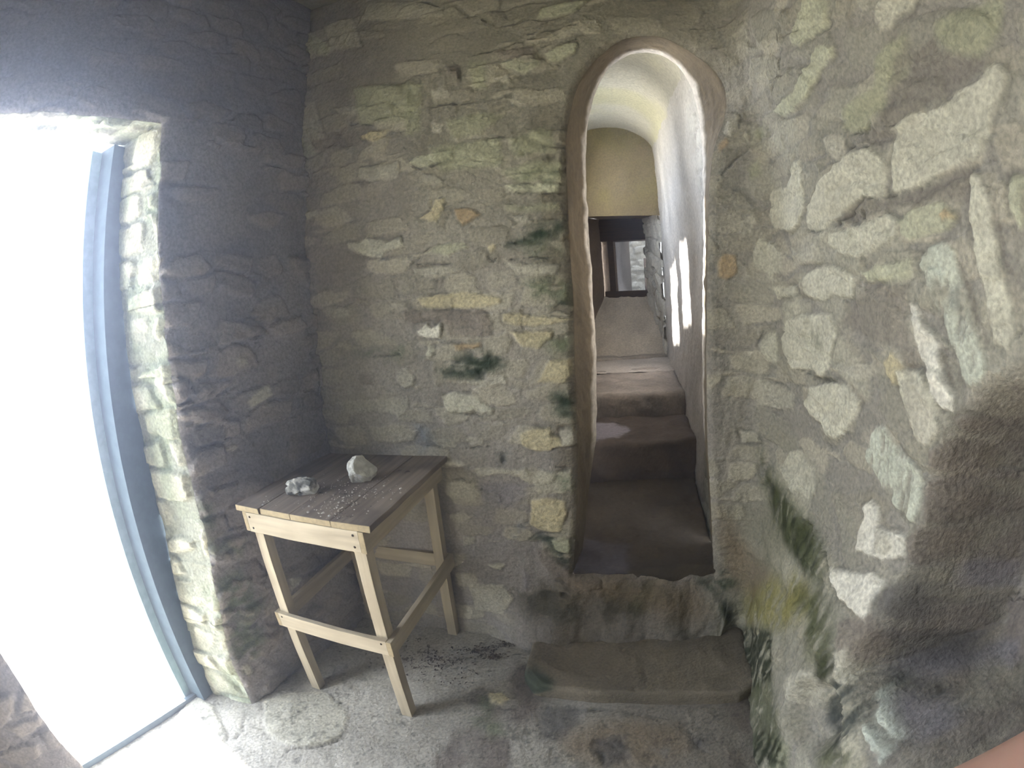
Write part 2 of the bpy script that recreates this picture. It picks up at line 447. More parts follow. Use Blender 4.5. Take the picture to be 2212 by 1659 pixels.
ARCH_IN = [(0.266, 1.864, 0.264), (0.306, 1.856, 0.646), (0.336, 1.851, 0.884), (0.347, 1.848, 1.185), (0.349, 1.848, 1.376), (0.349, 1.848, 1.565), (0.349, 1.848, 1.756), (0.356, 1.847, 1.952), (0.368, 1.844, 2.115), (0.390, 1.840, 2.242), (0.425, 1.834, 2.352), (0.475, 1.824, 2.453), (0.533, 1.813, 2.523), (0.598, 1.800, 2.564), (0.679, 1.785, 2.575), (0.757, 1.770, 2.554), (0.811, 1.760, 2.506), (0.845, 1.753, 2.429), (0.862, 1.750, 2.342), (0.866, 1.749, 2.252), (0.863, 1.750, 2.144), (0.852, 1.752, 2.018), (0.843, 1.753, 1.897), (0.824, 1.757, 1.702), (0.802, 1.761, 1.360), (0.805, 1.761, 0.968), (0.839, 1.754, 0.623), (0.899, 1.743, 0.234)]
ROCK1 = (-.572, 1.500, .8995)
ROCK2 = (-.760, 1.392, .8995)
_a = Vector((-.116, .055, -.110)).normalized()               # the index finger points down and to the left
_m = Vector((.720, .158, -.675)).normalized()
_out = _a.cross(_m).normalized()
if _out.dot(Vector((0, 0, 1))) > 0: _out = -_out
_x = _a; _y = -_out; _z = _x.cross(_y)
HAND_M = Matrix((_x, _y, _z)).transposed().to_4x4()
HAND_M.translation = Vector((0, 0, CAM_H)) + _m * .078 + _out * .0105 - HAND_M.to_3x3() @ Vector((.036, .033, 0))
# ------------------------------------------------------------------ materials
def nt_mat(name):
    m = bpy.data.materials.new(name); m.use_nodes = True
    nt = m.node_tree
    return m, nt, nt.nodes['Principled BSDF']

def link(nt, a, b): nt.links.new(a, b)

def masonry_mat(name, rough=.92, bump=.5, fine=90.0, var=.22):
    m, nt, p = nt_mat(name)
    at = nt.nodes.new('ShaderNodeAttribute'); at.attribute_name = 'Col'
    tc = nt.nodes.new('ShaderNodeTexCoord')
    n1 = nt.nodes.new('ShaderNodeTexNoise'); n1.inputs['Scale'].default_value = fine; n1.inputs['Detail'].default_value = 5
    n2 = nt.nodes.new('ShaderNodeTexNoise'); n2.inputs['Scale'].default_value = fine / 5; n2.inputs['Detail'].default_value = 4
    for n in (n1, n2): link(nt, tc.outputs['Object'], n.inputs['Vector'])
    mr = nt.nodes.new('ShaderNodeMapRange')
    mr.inputs['From Min'].default_value, mr.inputs['From Max'].default_value = .3, .7
    mr.inputs['To Min'].default_value, mr.inputs['To Max'].default_value = 1 - var, 1 + var
    link(nt, n1.outputs['Fac'], mr.inputs['Value'])
    mx = nt.nodes.new('ShaderNodeVectorMath'); mx.operation = 'SCALE'
    link(nt, at.outputs['Color'], mx.inputs[0]); link(nt, mr.outputs[0], mx.inputs['Scale'])
    link(nt, mx.outputs[0], p.inputs['Base Color'])
    ad = nt.nodes.new('ShaderNodeMath'); ad.operation = 'MULTIPLY_ADD'; ad.inputs[1].default_value = 3.0
    link(nt, n2.outputs['Fac'], ad.inputs[0]); link(nt, n1.outputs['Fac'], ad.inputs[2])
    b = nt.nodes.new('ShaderNodeBump'); b.inputs['Strength'].default_value = bump; b.inputs['Distance'].default_value = .004
    link(nt, ad.outputs[0], b.inputs['Height']); link(nt, b.outputs[0], p.inputs['Normal'])
    p.inputs['Roughness'].default_value = rough
    p.inputs['Specular IOR Level'].default_value = .25
    return m

def wood_mat(name, c1, c2, stain=None, grain=38.0, stainfac=.5):
    """long grain along each board's local X"""
    m, nt, p = nt_mat(name)
    tc = nt.nodes.new('ShaderNodeTexCoord'); oi = nt.nodes.new('ShaderNodeObjectInfo')
    off = nt.nodes.new('ShaderNodeVectorMath'); off.operation = 'SCALE'
    cm = nt.nodes.new('ShaderNodeCombineXYZ')
    for k in range(3): link(nt, oi.outputs['Random'], cm.inputs[k])
    link(nt, cm.outputs[0], off.inputs[0]); off.inputs['Scale'].default_value = 9.0
    ad = nt.nodes.new('ShaderNodeVectorMath'); ad.operation = 'ADD'
    link(nt, tc.outputs['Object'], ad.inputs[0]); link(nt, off.outputs[0], ad.inputs[1])
    mp = nt.nodes.new('ShaderNodeMapping'); mp.inputs['Scale'].default_value = (1.6, grain, grain)
    link(nt, ad.outputs[0], mp.inputs['Vector'])
    n = nt.nodes.new('ShaderNodeTexNoise'); n.inputs['Scale'].default_value = 1.6; n.inputs['Detail'].default_value = 5; n.inputs['Distortion'].default_value = .35
    link(nt, mp.outputs[0], n.inputs['Vector'])
    r = nt.nodes.new('ShaderNodeValToRGB')
    r.color_ramp.elements[0].position, r.color_ramp.elements[1].position = .34, .68
    r.color_ramp.elements[0].color, r.color_ramp.elements[1].color = (*c1, 1), (*c2, 1)
    link(nt, n.outputs['Fac'], r.inputs[0])
    out = r.outputs[0]
    if stain:
        n2 = nt.nodes.new('ShaderNodeTexNoise'); n2.inputs['Scale'].default_value = 7.0; n2.inputs['Detail'].default_value = 4
        link(nt, ad.outputs[0], n2.inputs['Vector'])
        mr = nt.nodes.new('ShaderNodeMapRange'); mr.inputs['From Min'].default_value = .48; mr.inputs['From Max'].default_value = .68
        mr.inputs['To Max'].default_value = stainfac
        link(nt, n2.outputs['Fac'], mr.inputs['Value'])
        mi = nt.nodes.new('ShaderNodeMix'); mi.data_type = 'RGBA'
        link(nt, mr.outputs[0], mi.inputs['Factor']); link(nt, out, mi.inputs['A']); mi.inputs['B'].default_value = (*stain, 1)
        out = mi.outputs['Result']
    link(nt, out, p.inputs['Base Color'])
    b = nt.nodes.new('ShaderNodeBump'); b.inputs['Strength'].default_value = .25; b.inputs['Distance'].default_value = .0015
    link(nt, n.outputs['Fac'], b.inputs['Height']); link(nt, b.outputs[0], p.inputs['Normal'])
    p.inputs['Roughness'].default_value = .75; p.inputs['Specular IOR Level'].default_value = .25
    return m

def plain_mat(name, c, rough=.8, noise=None, c2=None, scale=20.0, bump=0.0, metal=0.0):
    m, nt, p = nt_mat(name)
    p.inputs['Roughness'].default_value = rough; p.inputs['Metallic'].default_value = metal
    p.inputs['Specular IOR Level'].default_value = .15
    if c2 is None:
        p.inputs['Base Color'].default_value = (*c, 1)
    tc = nt.nodes.new('ShaderNodeTexCoord')
    n = nt.nodes.new('ShaderNodeTexNoise'); n.inputs['Scale'].default_value = scale; n.inputs['Detail'].default_value = 5
    link(nt, tc.outputs['Object'], n.inputs['Vector'])
    if c2 is not None:
        r = nt.nodes.new('ShaderNodeValToRGB')
        r.color_ramp.elements[0].position, r.color_ramp.elements[1].position = .42, .6
        r.color_ramp.elements[0].color, r.color_ramp.elements[1].color = (*c, 1), (*c2, 1)
        link(nt, n.outputs['Fac'], r.inputs[0]); link(nt, r.outputs[0], p.inputs['Base Color'])
    if bump:
        b = nt.nodes.new('ShaderNodeBump'); b.inputs['Strength'].default_value = bump; b.inputs['Distance'].default_value = .004
        link(nt, n.outputs['Fac'], b.inputs['Height']); link(nt, b.outputs[0], p.inputs['Normal'])
    return m

M_WALL = masonry_mat('lime_mortared_stone', bump=.9, var=.28)
M_FLOOR = masonry_mat('worn_lime_floor', .85, .8, 90.0, .30)
M_PASS = masonry_mat('passage_plaster', .9, .8, 50.0, .24)
M_TOP = wood_mat('weathered_board', (.19, .155, .13), (.34, .285, .24), (.10, .08, .07), 30, .6)
M_WOOD = wood_mat('bare_pine', (.37, .315, .235), (.56, .49, .38), (.30, .25, .18), 24, .35)
M_END = wood_mat('pine_end_grain', (.30, .24, .15), (.44, .36, .23))
M_NAIL = plain_mat('rusty_nail', (.05, .035, .025), .6)
M_FRAME = plain_mat('painted_door_post', (.055, .085, .11), .55, c2=(.075, .11, .14), scale=30)
M_STOP = plain_mat('pale_teal_door_stop', (.20, .33, .36), .5, c2=(.26, .40, .43), scale=30)
M_DARKWOOD = wood_mat('old_dark_timber', (.03, .02, .016), (.07, .048, .035))
M_CHALK = plain_mat('chalky_stone', (.60, .60, .59), 1.0, c2=(.80, .80, .78), scale=45, bump=1.0)
M_GREYCHALK = plain_mat('weathered_chalk_stone', (.16, .16, .155), 1.0, c2=(.70, .69, .67), scale=32, bump=1.0)
M_CRUMB = plain_mat('plaster_crumb', (.62, .60, .56), .95)
M_LEAF = plain_mat('dead_leaf', (.065, .05, .05), .9, c2=(.14, .11, .095), scale=40)
M_GROUND = plain_mat('sunlit_yard', (.55, .53, .48), .95, c2=(.68, .66, .6), scale=3, bump=.5)

# ------------------------------------------------------------------ object helpers
def tag(o, label=None, cat=None, group=None, kind=None):
    for k, v in (('label', label), ('category', cat), ('group', group), ('kind', kind)):
        if v: o[k] = v
    return o

def link_mesh(name, me, mat, parent=None):
    o = bpy.data.objects.new(name, me); COL.objects.link(o)
    if mat: me.materials.append(mat)
    if parent is not None: o.parent = parent
    return o

def empty(name, loc=(0, 0, 0), rz=0.0):
    o = bpy.data.objects.new(name, None); COL.objects.link(o)
    o.location = loc; o.rotation_euler = (0, 0, rz); o.empty_display_size = .05
    return o

def grid_mesh(name, P, C, mat, keep=None, parent=None):
    """P (n,m,3) points, C (n,m,3) linear colours, keep (n-1,m-1) face mask"""
    n, m = P.shape[:2]
    idx = np.arange(n * m).reshape(n, m)
    q = np.stack([idx[:-1, :-1], idx[1:, :-1], idx[1:, 1:], idx[:-1, 1:]], -1)
    q = q[keep] if keep is not None else q.reshape(-1, 4)
    used = np.unique(q); remap = np.full(n * m, -1); remap[used] = np.arange(len(used))
    q = remap[q.reshape(-1, 4)]
    V = P.reshape(-1, 3)[used]; CC = C.reshape(-1, 3)[used]
    me = bpy.data.meshes.new(name)
    me.vertices.add(len(V)); me.vertices.foreach_set('co', V.astype(np.float32).ravel())
    me.loops.add(q.size); me.loops.foreach_set('vertex_index', q.astype(np.int32).ravel())
    me.polygons.add(len(q))
    me.polygons.foreach_set('loop_start', np.arange(0, q.size, 4, dtype=np.int32))
    me.polygons.foreach_set('loop_total', np.full(len(q), 4, dtype=np.int32))
    me.polygons.foreach_set('use_smooth', np.ones(len(q), dtype=bool))
    me.update(calc_edges=True)
    a = me.color_attributes.new('Col', 'FLOAT_COLOR', 'POINT')
    a.data.foreach_set('color', np.concatenate([CC, np.ones((len(CC), 1))], 1).astype(np.float32).ravel())
    return link_mesh(name, me, mat, parent)

# ------------------------------------------------------------------ masonry pattern
KIND = {   # albedo, cover, relief in metres
    'W': ((.74, .72, .65), .96, .009), 'w': ((.56, .545, .46), .92, .007), 'v': ((.47, .45, .385), .8, .005),
    'g': ((.49, .495, .38), .85, .006), 'G': ((.37, .38, .265), .7, .004), 'y': ((.56, .50, .34), .85, .006),
    'o': ((.44, .32, .18), .7, .005), 'b': ((.55, .575, .50), .9, .008), 'B': ((.60, .64, .58), .95, .014),
    'n': ((.22, .19, .17), .7, .008), 'd': ((.11, .105, .11), .7, -.004), 'l': ((.27, .26, .30), .7, .003),
    'h': ((.205, .185, .165), .65, -.002), 'q': ((.23, .175, .115), .6, .0),
    'b2': ((.24, .28, .34), .6, .001), 'M': ((.022, .042, .022), .94, .002), 'm': ((.10, .135, .065), .75, .001),
    'Y': ((.20, .185, .055), .7, .002), 'D': ((.03, .04, .042), .85, -.012), 'K': ((.04, .035, .03), .9, -.02),  # D also carries the shadow painted below the niche ledge
}
def parse_traces():
    out = []
    for l in TRACES.strip().splitlines():
        t = l.split()
        out.append((t[0], t[1], np.array([[float(v) / 1000 for v in q.split(',')] for q in t[2:]])))
    return out
TR = parse_traces()

def filler_stones(S, Z, H, C, seed, size=(.17, .085), amount=.55, pale=(.37, .35, .28), relief=.006, tilt=.0):
    """coursed rubble showing here and there through smeared mortar"""
    X = (S + .02 * fbm(S * 9, Z * 9, seed + 3)) / size[0]
    Y = (Z + tilt * S + .018 * fbm(S * 8, Z * 11, seed + 5)) / size[1]
    X = X + .5 * (np.floor(Y) % 2)
    ix, iy = np.floor(X), np.floor(Y)
    f1 = np.full(S.shape, 9.); f2 = f1.copy(); idv = np.zeros(S.shape)
    for a in (-1, 0, 1):
        for b in (-1, 0, 1):
            cx, cyy = ix + a, iy + b
            px = cx + .5 + .7 * (hsh(cx, cyy, seed) - .5); py = cyy + .5 + .6 * (hsh(cx, cyy, seed + 1) - .5)
            d = np.hypot(X - px, Y - py)
            new = d < f1
            f2 = np.where(new, f1, np.minimum(f2, d)); idv = np.where(new, hsh(cx, cyy, seed + 2), idv); f1 = np.where(new, d, f1)
    m = sstep(.10, .26, f2 - f1 + .10 * fbm(S * 30, Z * 30, seed + 7))
    cover = sstep(1 - amount - .15, 1 - amount + .15, idv + .5 * fbm(S * 3, Z * 3, seed + 8, 3))
    m = m * cover
    H = H + m * relief * (.5 + idv)
    tone = .62 + .55 * hsh(np.floor(idv * 997), np.floor(idv * 97), seed)
    C = C + (np.array(pale) * tone[..., None] - C) * (m * .62)[..., None]
    return H, C

def stamp(surface, S, Z, H, C, seed):
    for k, (sf, kind, P) in enumerate(TR):
        if sf != surface: continue
        lo, hi = P.min(0) - .04, P.max(0) + .04
        i0 = np.where((S[:, 0] > lo[0]) & (S[:, 0] < hi[0]))[0]; j0 = np.where((Z[0] > lo[1]) & (Z[0] < hi[1]))[0]
        if len(i0) < 2 or len(j0) < 2: continue
        sl = (slice(i0[0], i0[-1] + 1), slice(j0[0], j0[-1] + 1))
        s, z = S[sl], Z[sl]
        s2 = s + .007 * fbm(s * 45, z * 45, seed + k, 3); z2 = z + .006 * fbm(s * 45, z * 45, seed + k + 50, 3)
        if kind == 'c':
            d = np.full(s.shape, 9.)
            for a, b in zip(P[:-1], P[1:]):
                e = b - a; t = np.clip(((s2 - a[0]) * e[0] + (z2 - a[1]) * e[1]) / (e @ e + 1e-12), 0, 1)
                d = np.minimum(d, np.hypot(s2 - a[0] - e[0] * t, z2 - a[1] - e[1] * t))
            m = sstep(.0055, .001, d) * sstep(-.5, .1, vnoise(s * 60, z * 60, seed + k))
            H[sl] = H[sl] - .007 * m
            C[sl] = C[sl] * (1 - .55 * m)[..., None]
            continue
        col, cover, rel = KIND[kind]
        on_right = surface == 'B' and P[:, 0].mean() > 1.95
        if on_right: col = {'M': (.026, .032, .016), 'm': (.075, .085, .038), 'Y': (.24, .215, .045)}.get(kind, col)
        sdv = poly_sd(s2, z2, P)
        soft = {'h': .012, 'q': .05, 'M': .028, 'm': .04, 'Y': .045, 'b2': .03, 'l': .015, 'd': .02, 'D': .015, 'G': .012, 'n': .010}.get(kind, .0055)
        m = sstep(soft, -soft, sdv)
        if kind in 'MmYDb2':
            m = m * (sstep(-.55, .15, fbm(s * 60, z * 16, seed + k + 9, 5)) if on_right else sstep(-.50, .25, fbm(s * 26, z * 40, seed + k + 9, 5)))
        tone = 1 + .22 * fbm(s * 22, z * 22, seed + k + 3, 4) + .10 * (hsh(np.array([k]), np.array([3]), 1)[0] - .5)
        C[sl] = C[sl] + (np.array(col) * tone[..., None] - C[sl]) * (m * cover)[..., None]
        tl = (hsh(np.array([k]), np.array([7]), 2)[0] - .5) * .08
        H[sl] = H[sl] + m * (rel + (tl * (z - P[:, 1].mean()) if rel > .003 else 0)) + .0025 * m * fbm(s * 30, z * 50, seed + k + 21, 3)
        if rel > .004:      # the joint around a stone
            g = sstep(.010, .003, np.abs(sdv - .005)) * sstep(-.1, .35, fbm(s * 14, z * 14, seed + k + 33, 2))
            H[sl] = H[sl] - .0035 * g
            C[sl] = C[sl] * (1 - .22 * g)[..., None]
    return H, C

def mortar(S, Z, base, seed, contrast=.30):
    t = 1 + contrast * fbm(S * 4, Z * 4, seed, 5) + .12 * fbm(S * 40, Z * 40, seed + 11, 3)
    h = .010 * fbm(S * 7, Z * 7, seed + 20, 4) + .0022 * fbm(S * 60, Z * 60, seed + 25, 3)
    return h, np.array(base) * t[..., None]

def tint(C, col, fac):
    return C + (np.array(col) - C) * fac[..., None]

# ------------------------------------------------------------------ facing wall and right wall
def snap_to(poly, S, Z, cell):
    """move grid nodes beside a closed outline onto it"""
    P = np.asarray(poly); sdv = poly_sd(S, Z, P)
    best = np.full(S.shape, 9.); bs, bz = S.copy(), Z.copy()
    near = np.abs(sdv) < cell * .75
    s, z = S[near], Z[near]; d0 = np.full(s.shape, 9.); qs, qz = s.copy(), z.copy()
    for i in range(len(P)):
        a, b = P[i], P[(i + 1) % len(P)]; e = b - a
        t = np.clip(((s - a[0]) * e[0] + (z - a[1]) * e[1]) / (e @ e + 1e-12), 0, 1)
        x, y = a[0] + e[0] * t, a[1] + e[1] * t; d = np.hypot(s - x, z - y)
        n = d < d0; qs = np.where(n, x, qs); qz = np.where(n, y, qz); d0 = np.where(n, d, d0)
    S2, Z2 = S.copy(), Z.copy(); S2[near] = qs; Z2[near] = qz
    return S2, Z2, sdv

def smooth_loop(pts, n=4):
    P = np.asarray(pts, float); out = []
    for i in range(len(P) - 1):
        p0, p1, p2, p3 = P[max(i - 1, 0)], P[i], P[i + 1], P[min(i + 2, len(P) - 1)]
        for t in np.linspace(0, 1, n, endpoint=False):
            out.append(.5 * ((2 * p1) + (-p0 + p2) * t + (2 * p0 - 5 * p1 + 4 * p2 - p3) * t * t + (-p0 + 3 * p1 - 3 * p2 + p3) * t ** 3))
    out.append(P[-1]); return np.array(out)
ARCH = smooth_loop(ARCH_OUT)
ARCH_INNER = smooth_loop(ARCH_IN)
CEIL = 3.05

def surface_BR(S, Z, nicheless=False):
    x, y, nx, ny = at_path(PBR, S)
    right = sstep(S_SPLIT - .25, S_SPLIT + .15, S)
    H, C = mortar(S, Z, (.335, .312, .285), 101, .40)
    # algae green high up, violet grey low down, on the facing wall
    fb = (1 - right)
    C = tint(C, (.265, .255, .185), .5 * fb * sstep(1.15, 2.1, Z + .4 * fbm(S * 2, Z * 2, 61, 3)) * sstep(.25, .8, S))
    C = tint(C, (.20, .17, .155), .45 * fb * sstep(.9, .2, S + .25 * fbm(S * 3, Z * 3, 62, 3)) * sstep(1.0, 1.6, Z))
    C = tint(C, (.30, .28, .295), .55 * fb * sstep(1.2, .5, Z + .3 * fbm(S * 2, Z * 2, 63, 3)))
    C = tint(C, (.14, .115, .075), .6 * fb * sstep(.07, -.01, np.abs(S - 1.245) - .03 + .03 * fbm(S * 8, Z * 4, 64, 3)) * sstep(2.5, 1.8, Z))
    C = tint(C, (.12, .10, .07), .6 * fb * sstep(.95, 1.15, S) * sstep(.38, .25, Z))
    C = tint(C, (.272, .262, .235), .75 * right)
    C = tint(C, (.20, .20, .12), .5 * right * sstep(.95, .55, Z + .2 * fbm(S * 4, Z * 4, 65, 3)) * sstep(2.9, 2.4, S))
    H1, C1 = filler_stones(S, Z, H, C, 201, (.19, .085), .55, (.47, .44, .36), .004)
    pl = 1 - fb * sstep(.90, 1.15, S) * sstep(.40, .33, Z)          # smeared earth, no clear stones, below the sill
    H = H + (H1 - H) * pl; C = C + (C1 - C) * pl[..., None]
    C = tint(C, (.065, .06, .04), (1 - pl) * .8 * sstep(-.05, .3, fbm(S * 7, Z * 9, 66, 4)))
    H = H + (1 - pl) * .03 * fbm(S * 9, Z * 9, 67, 4)
    Hr, Cr = filler_stones(S, Z, H * 0, C, 231, (.26, .15), .75, (.42, .41, .34), .006, .35)
    H = H + Hr * right; C = C + (Cr - C) * (right * .8)[..., None]
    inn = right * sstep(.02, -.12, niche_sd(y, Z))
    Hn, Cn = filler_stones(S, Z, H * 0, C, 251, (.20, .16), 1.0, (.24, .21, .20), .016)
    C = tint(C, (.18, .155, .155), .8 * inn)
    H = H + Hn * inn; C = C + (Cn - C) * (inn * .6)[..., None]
    H, C = stamp('B', S, Z, H, C, 301)
    H = H + .02 * inn * fbm(S * 7, Z * 7, 71, 3)
    H = H + base_BR(S, Z)
    # worn, rounded edge of the arched opening
    return x, y, nx, ny, H, C

FIELDS = []
def field_at(F, s, z):
    s0, z0, ds, dz, H = F
    a = np.clip((s - s0) / ds, 0, H.shape[0] - 1.001); b = np.clip((z - z0) / dz, 0, H.shape[1] - 1.001)
    i, j = a.astype(int), b.astype(int); fa, fb = a - i, b - j
    return (H[i, j] * (1 - fa) + H[i + 1, j] * fa) * (1 - fb) + (H[i, j + 1] * (1 - fa) + H[i + 1, j + 1] * fa) * fb

def build_BR(name, s0, s1, cell, holes=True):
    ns, nz = int((s1 - s0) / cell) + 1, int((CEIL + .06) / cell) + 1
    S, Z = np.meshgrid(np.linspace(s0, s1, ns), np.linspace(-.03, CEIL + .03, nz), indexing='ij')
    keep = None
    if holes:
        S, Z, sdv = snap_to(ARCH, S, Z, cell)
        sc_ = (sdv[:-1, :-1] + sdv[1:, 1:] + sdv[1:, :-1] + sdv[:-1, 1:]) / 4
        keep = sc_ > 0
    x, y, nx, ny, H, C = surface_BR(S, Z)
    if holes:
        rnd = np.clip(sdv, 0, 1)
        r = .030 + .05 * sstep(1.55, 1.9, S) * sstep(1.7, 2.3, Z)
        q = np.clip(1 - rnd / r, 0, 1)
        H = H - .5 * r * q * q
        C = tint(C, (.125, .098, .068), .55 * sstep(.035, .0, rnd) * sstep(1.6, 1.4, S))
    FIELDS.append((s0, -.03, (s1 - s0) / (ns - 1), (CEIL + .06) / (nz - 1), H))
    P = np.stack([x + nx * H, y + ny * H, Z], -1)
    o = grid_mesh(name, P, C, M_WALL, keep)
    tag(o, kind='structure')
    return o
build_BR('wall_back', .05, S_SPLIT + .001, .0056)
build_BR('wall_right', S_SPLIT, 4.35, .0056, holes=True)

# reveal of the arch: from the worn outer edge to the inner edge
def build_reveal():
    n, m = len(ARCH), 26
    def edge(S, Z, sink):
        x, y, nx, ny = at_path(PBR, S); H = field_at(FIELDS[0], S, Z) - sink
        return np.stack([x + nx * H, y + ny * H, Z], -1)
    g = np.gradient(ARCH, axis=0); g /= np.linalg.norm(g, axis=1)[:, None]; out = np.stack([-g[:, 1], g[:, 0]], 1)
    if poly_sd(*(ARCH[40:41] + out[40:41] * .02).T, ARCH)[0] < 0: out = -out
    O, O2 = edge(ARCH[:, 0], ARCH[:, 1], .001), edge(*(ARCH + out * .020).T, .012)
    # resample both outlines finely
    def res(P, k=420):
        L = np.concatenate([[0], np.cumsum(np.linalg.norm(np.diff(P, axis=0), axis=1))])
        t = np.linspace(0, L[-1], k); return np.stack([np.interp(t, L, P[:, c]) for c in range(3)], 1)
    L = np.concatenate([[0], np.cumsum(np.linalg.norm(np.diff(O, axis=0), axis=1))]); tq = np.linspace(0, L[-1], 420)
    O2 = np.stack([np.interp(tq, L, O2[:, c]) for c in range(3)], 1)
    O, I = res(O), res(ARCH_INNER)
    T = np.linspace(0, 1, m)
    P = O[:, None] * (1 - T[None, :, None]) + I[:, None] * T[None, :, None]
    tt = np.linspace(0, 6.0, 420)[:, None] + 0 * T[None, :]; ww = T[None, :] * .25 + 0 * tt
    N = np.cross(np.gradient(P, axis=0), np.gradient(P, axis=1)); N /= np.linalg.norm(N, axis=2, keepdims=True) + 1e-9
    cen = np.array([.56, 1.68, 1.4]); flip = np.sign(((cen - P) * N).sum(2)); N = N * flip[..., None]
    env = np.sin(np.pi * np.clip(T, 0, 1))[None, :] ** .5
    D = (.012 * fbm(tt * 7, ww * 7, 801, 4) + .005 * fbm(tt * 25, ww * 25, 805, 2)) * env
    P = P + N * D[..., None]
    C = np.array([.155, .125, .085]) * (1 + .35 * fbm(tt * 3, ww * 9, 811, 4))[..., None]
    C = tint(C, (.10, .09, .07), .6 * sstep(.7, .2, P[..., 2]))
    # ragged inner edge, light bounced off the passage wall painted in as pale colour
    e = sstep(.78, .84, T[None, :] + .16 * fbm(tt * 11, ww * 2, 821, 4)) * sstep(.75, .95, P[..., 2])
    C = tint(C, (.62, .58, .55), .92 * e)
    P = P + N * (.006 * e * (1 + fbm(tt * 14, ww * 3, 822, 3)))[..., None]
    P = np.concatenate([O2[:, None], P], 1); C = np.concatenate([C[:, :1], C], 1)
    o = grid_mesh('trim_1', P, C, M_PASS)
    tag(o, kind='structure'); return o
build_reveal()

# ------------------------------------------------------------------ left wall with the doorway
DOOR_TOP = 2.27
def build_left():
    cell = .0075
    L = PL[0][-1]
    ns, nz = int(L / cell) + 1, int((CEIL + .06) / cell) + 1
    S, Z = np.meshgrid(np.linspace(0, L, ns), np.linspace(-.03, CEIL + .03, nz), indexing='ij')
    zz = np.linspace(-.2, DOOR_TOP, 30)
    far = [(jamb_s(v) + .012 * float(fbm(np.array([v * 9]), np.array([1.5]), 900, 3)[0]), v) for v in zz]
    near = [(S_DOOR0 + .012 * float(fbm(np.array([v * 9]), np.array([4.5]), 901, 3)[0]), v) for v in zz[::-1]]
    poly = far + near
    S, Z, sdv = snap_to(poly, S, Z, cell)
    keep = (sdv[:-1, :-1] + sdv[1:, 1:] + sdv[1:, :-1] + sdv[:-1, 1:]) > 0
    H, C = mortar(S, Z, (.29, .27, .275), 401, .4)
    H, C = filler_stones(S, Z, H, C, 421, (.19, .085), .6, (.36, .32, .29), .012)
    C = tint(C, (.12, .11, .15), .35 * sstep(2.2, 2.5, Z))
    H, C = stamp('L', S, Z, H, C, 431)
    H = H + base_L(S, Z) - .5 * .02 * np.clip(1 - sdv / .02, 0, 1) ** 2
    x, y, nx, ny = at_path(PL, S)
    F = (0.0, -.03, L / (ns - 1), (CEIL + .06) / (nz - 1), H)
    P = np.stack([x + nx * H, y + ny * H, Z], -1)
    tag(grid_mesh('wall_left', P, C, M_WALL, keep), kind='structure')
    # reveals
    def reveal(name, pts, outward, seed, pale):
        pts = np.array(pts); s, z = pts[:, 0], pts[:, 1]
        def edge(s, z, sink):
            x, y, nx, ny = at_path(PL, s); h = field_at(F, s, z) - sink
            return np.stack([x + nx * h, y + ny * h, z], 1)
        L0 = np.concatenate([[0], np.cumsum(np.hypot(*np.diff(pts, axis=0).T))]); tq = np.linspace(0, L0[-1], int(L0[-1] / .007))
        s, z = np.interp(tq, L0, s), np.interp(tq, L0, z)
        cs = S_DOOR0 + .42; off = np.stack([np.sign(s - cs) * (np.abs(s - cs) > .25), (z > DOOR_TOP - .003) * 1.0], 1) * .018
        O, O2 = edge(s, z, .001), edge(s + off[:, 0], z + off[:, 1], .012)
        Lc = np.concatenate([[0], np.cumsum(np.linalg.norm(np.diff(O, axis=0), axis=1))]); t = Lc
        m = 36; T = np.linspace(0, 1, m)
        P = O[:, None] + np.array(outward)[None, None] * T[None, :, None]
        A = t[:, None] + 0 * T[None]; B = (T * .24)[None] + 0 * A
        N = np.cross(np.gradient(P, axis=0), np.gradient(P, axis=1)); N /= np.linalg.norm(N, axis=2, keepdims=True)
        cen = np.array([-1.45, .82, 1.1]); N = N * np.sign(((cen - P) * N).sum(2))[..., None]
        H, C = mortar(A, B, (.40, .41, .35), seed)
        H, C = filler_stones(B, A, H, C, seed + 5, (.24, .12), .85, pale, .012)
        C = tint(C, (.22, .27, .18), .55 * sstep(-.1, .35, fbm(A * 6, B * 9, seed + 9, 3)))
        env = np.clip(np.minimum(T, 1 - T) * 9, 0, 1)[None]
        P = P + N * (H * env)[..., None]
        P = np.concatenate([O2[:, None], P], 1); C = np.concatenate([C[:, :1], C], 1)
        return tag(grid_mesh(name, P, C, M_WALL), kind='structure')
    reveal('trim_2', far, (-.235, .015, 0), 501, (.74, .71, .58))
    reveal('trim_3', near, (-.235, .015, 0), 541, (.5, .48, .4))
    reveal('trim_4', [(a, DOOR_TOP) for a in np.linspace(jamb_s(DOOR_TOP) + .01, S_DOOR0 - .01, 12)], (-.235, .015, 0), 561, (.40, .37, .33))
build_left()

# ------------------------------------------------------------------ floor
def build_floor():
    cell = .009
    S, Z = np.meshgrid(np.arange(-2.4, 1.25, cell), np.arange(-1.5, 2.1, cell), indexing='ij')
    H, C = mortar(S, Z, (.42, .40, .365), 601, .5)
    H = H * .55
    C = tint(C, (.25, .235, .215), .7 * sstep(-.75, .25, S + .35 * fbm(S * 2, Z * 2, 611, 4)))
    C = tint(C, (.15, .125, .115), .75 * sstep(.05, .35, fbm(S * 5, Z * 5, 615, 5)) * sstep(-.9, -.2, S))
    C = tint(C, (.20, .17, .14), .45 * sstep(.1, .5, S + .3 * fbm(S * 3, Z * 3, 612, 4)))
    H, C = stamp('F', S, Z, H, C, 631)
    sp = sstep(.34, .46, fbm(S * 48, Z * 48, 641, 3) + .25 * fbm(S * 6, Z * 6, 642, 2))
    C = C * (1 - .45 * sp)[..., None]
    P = np.stack([S, Z, H - .002], -1)
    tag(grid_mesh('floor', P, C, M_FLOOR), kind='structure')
build_floor()

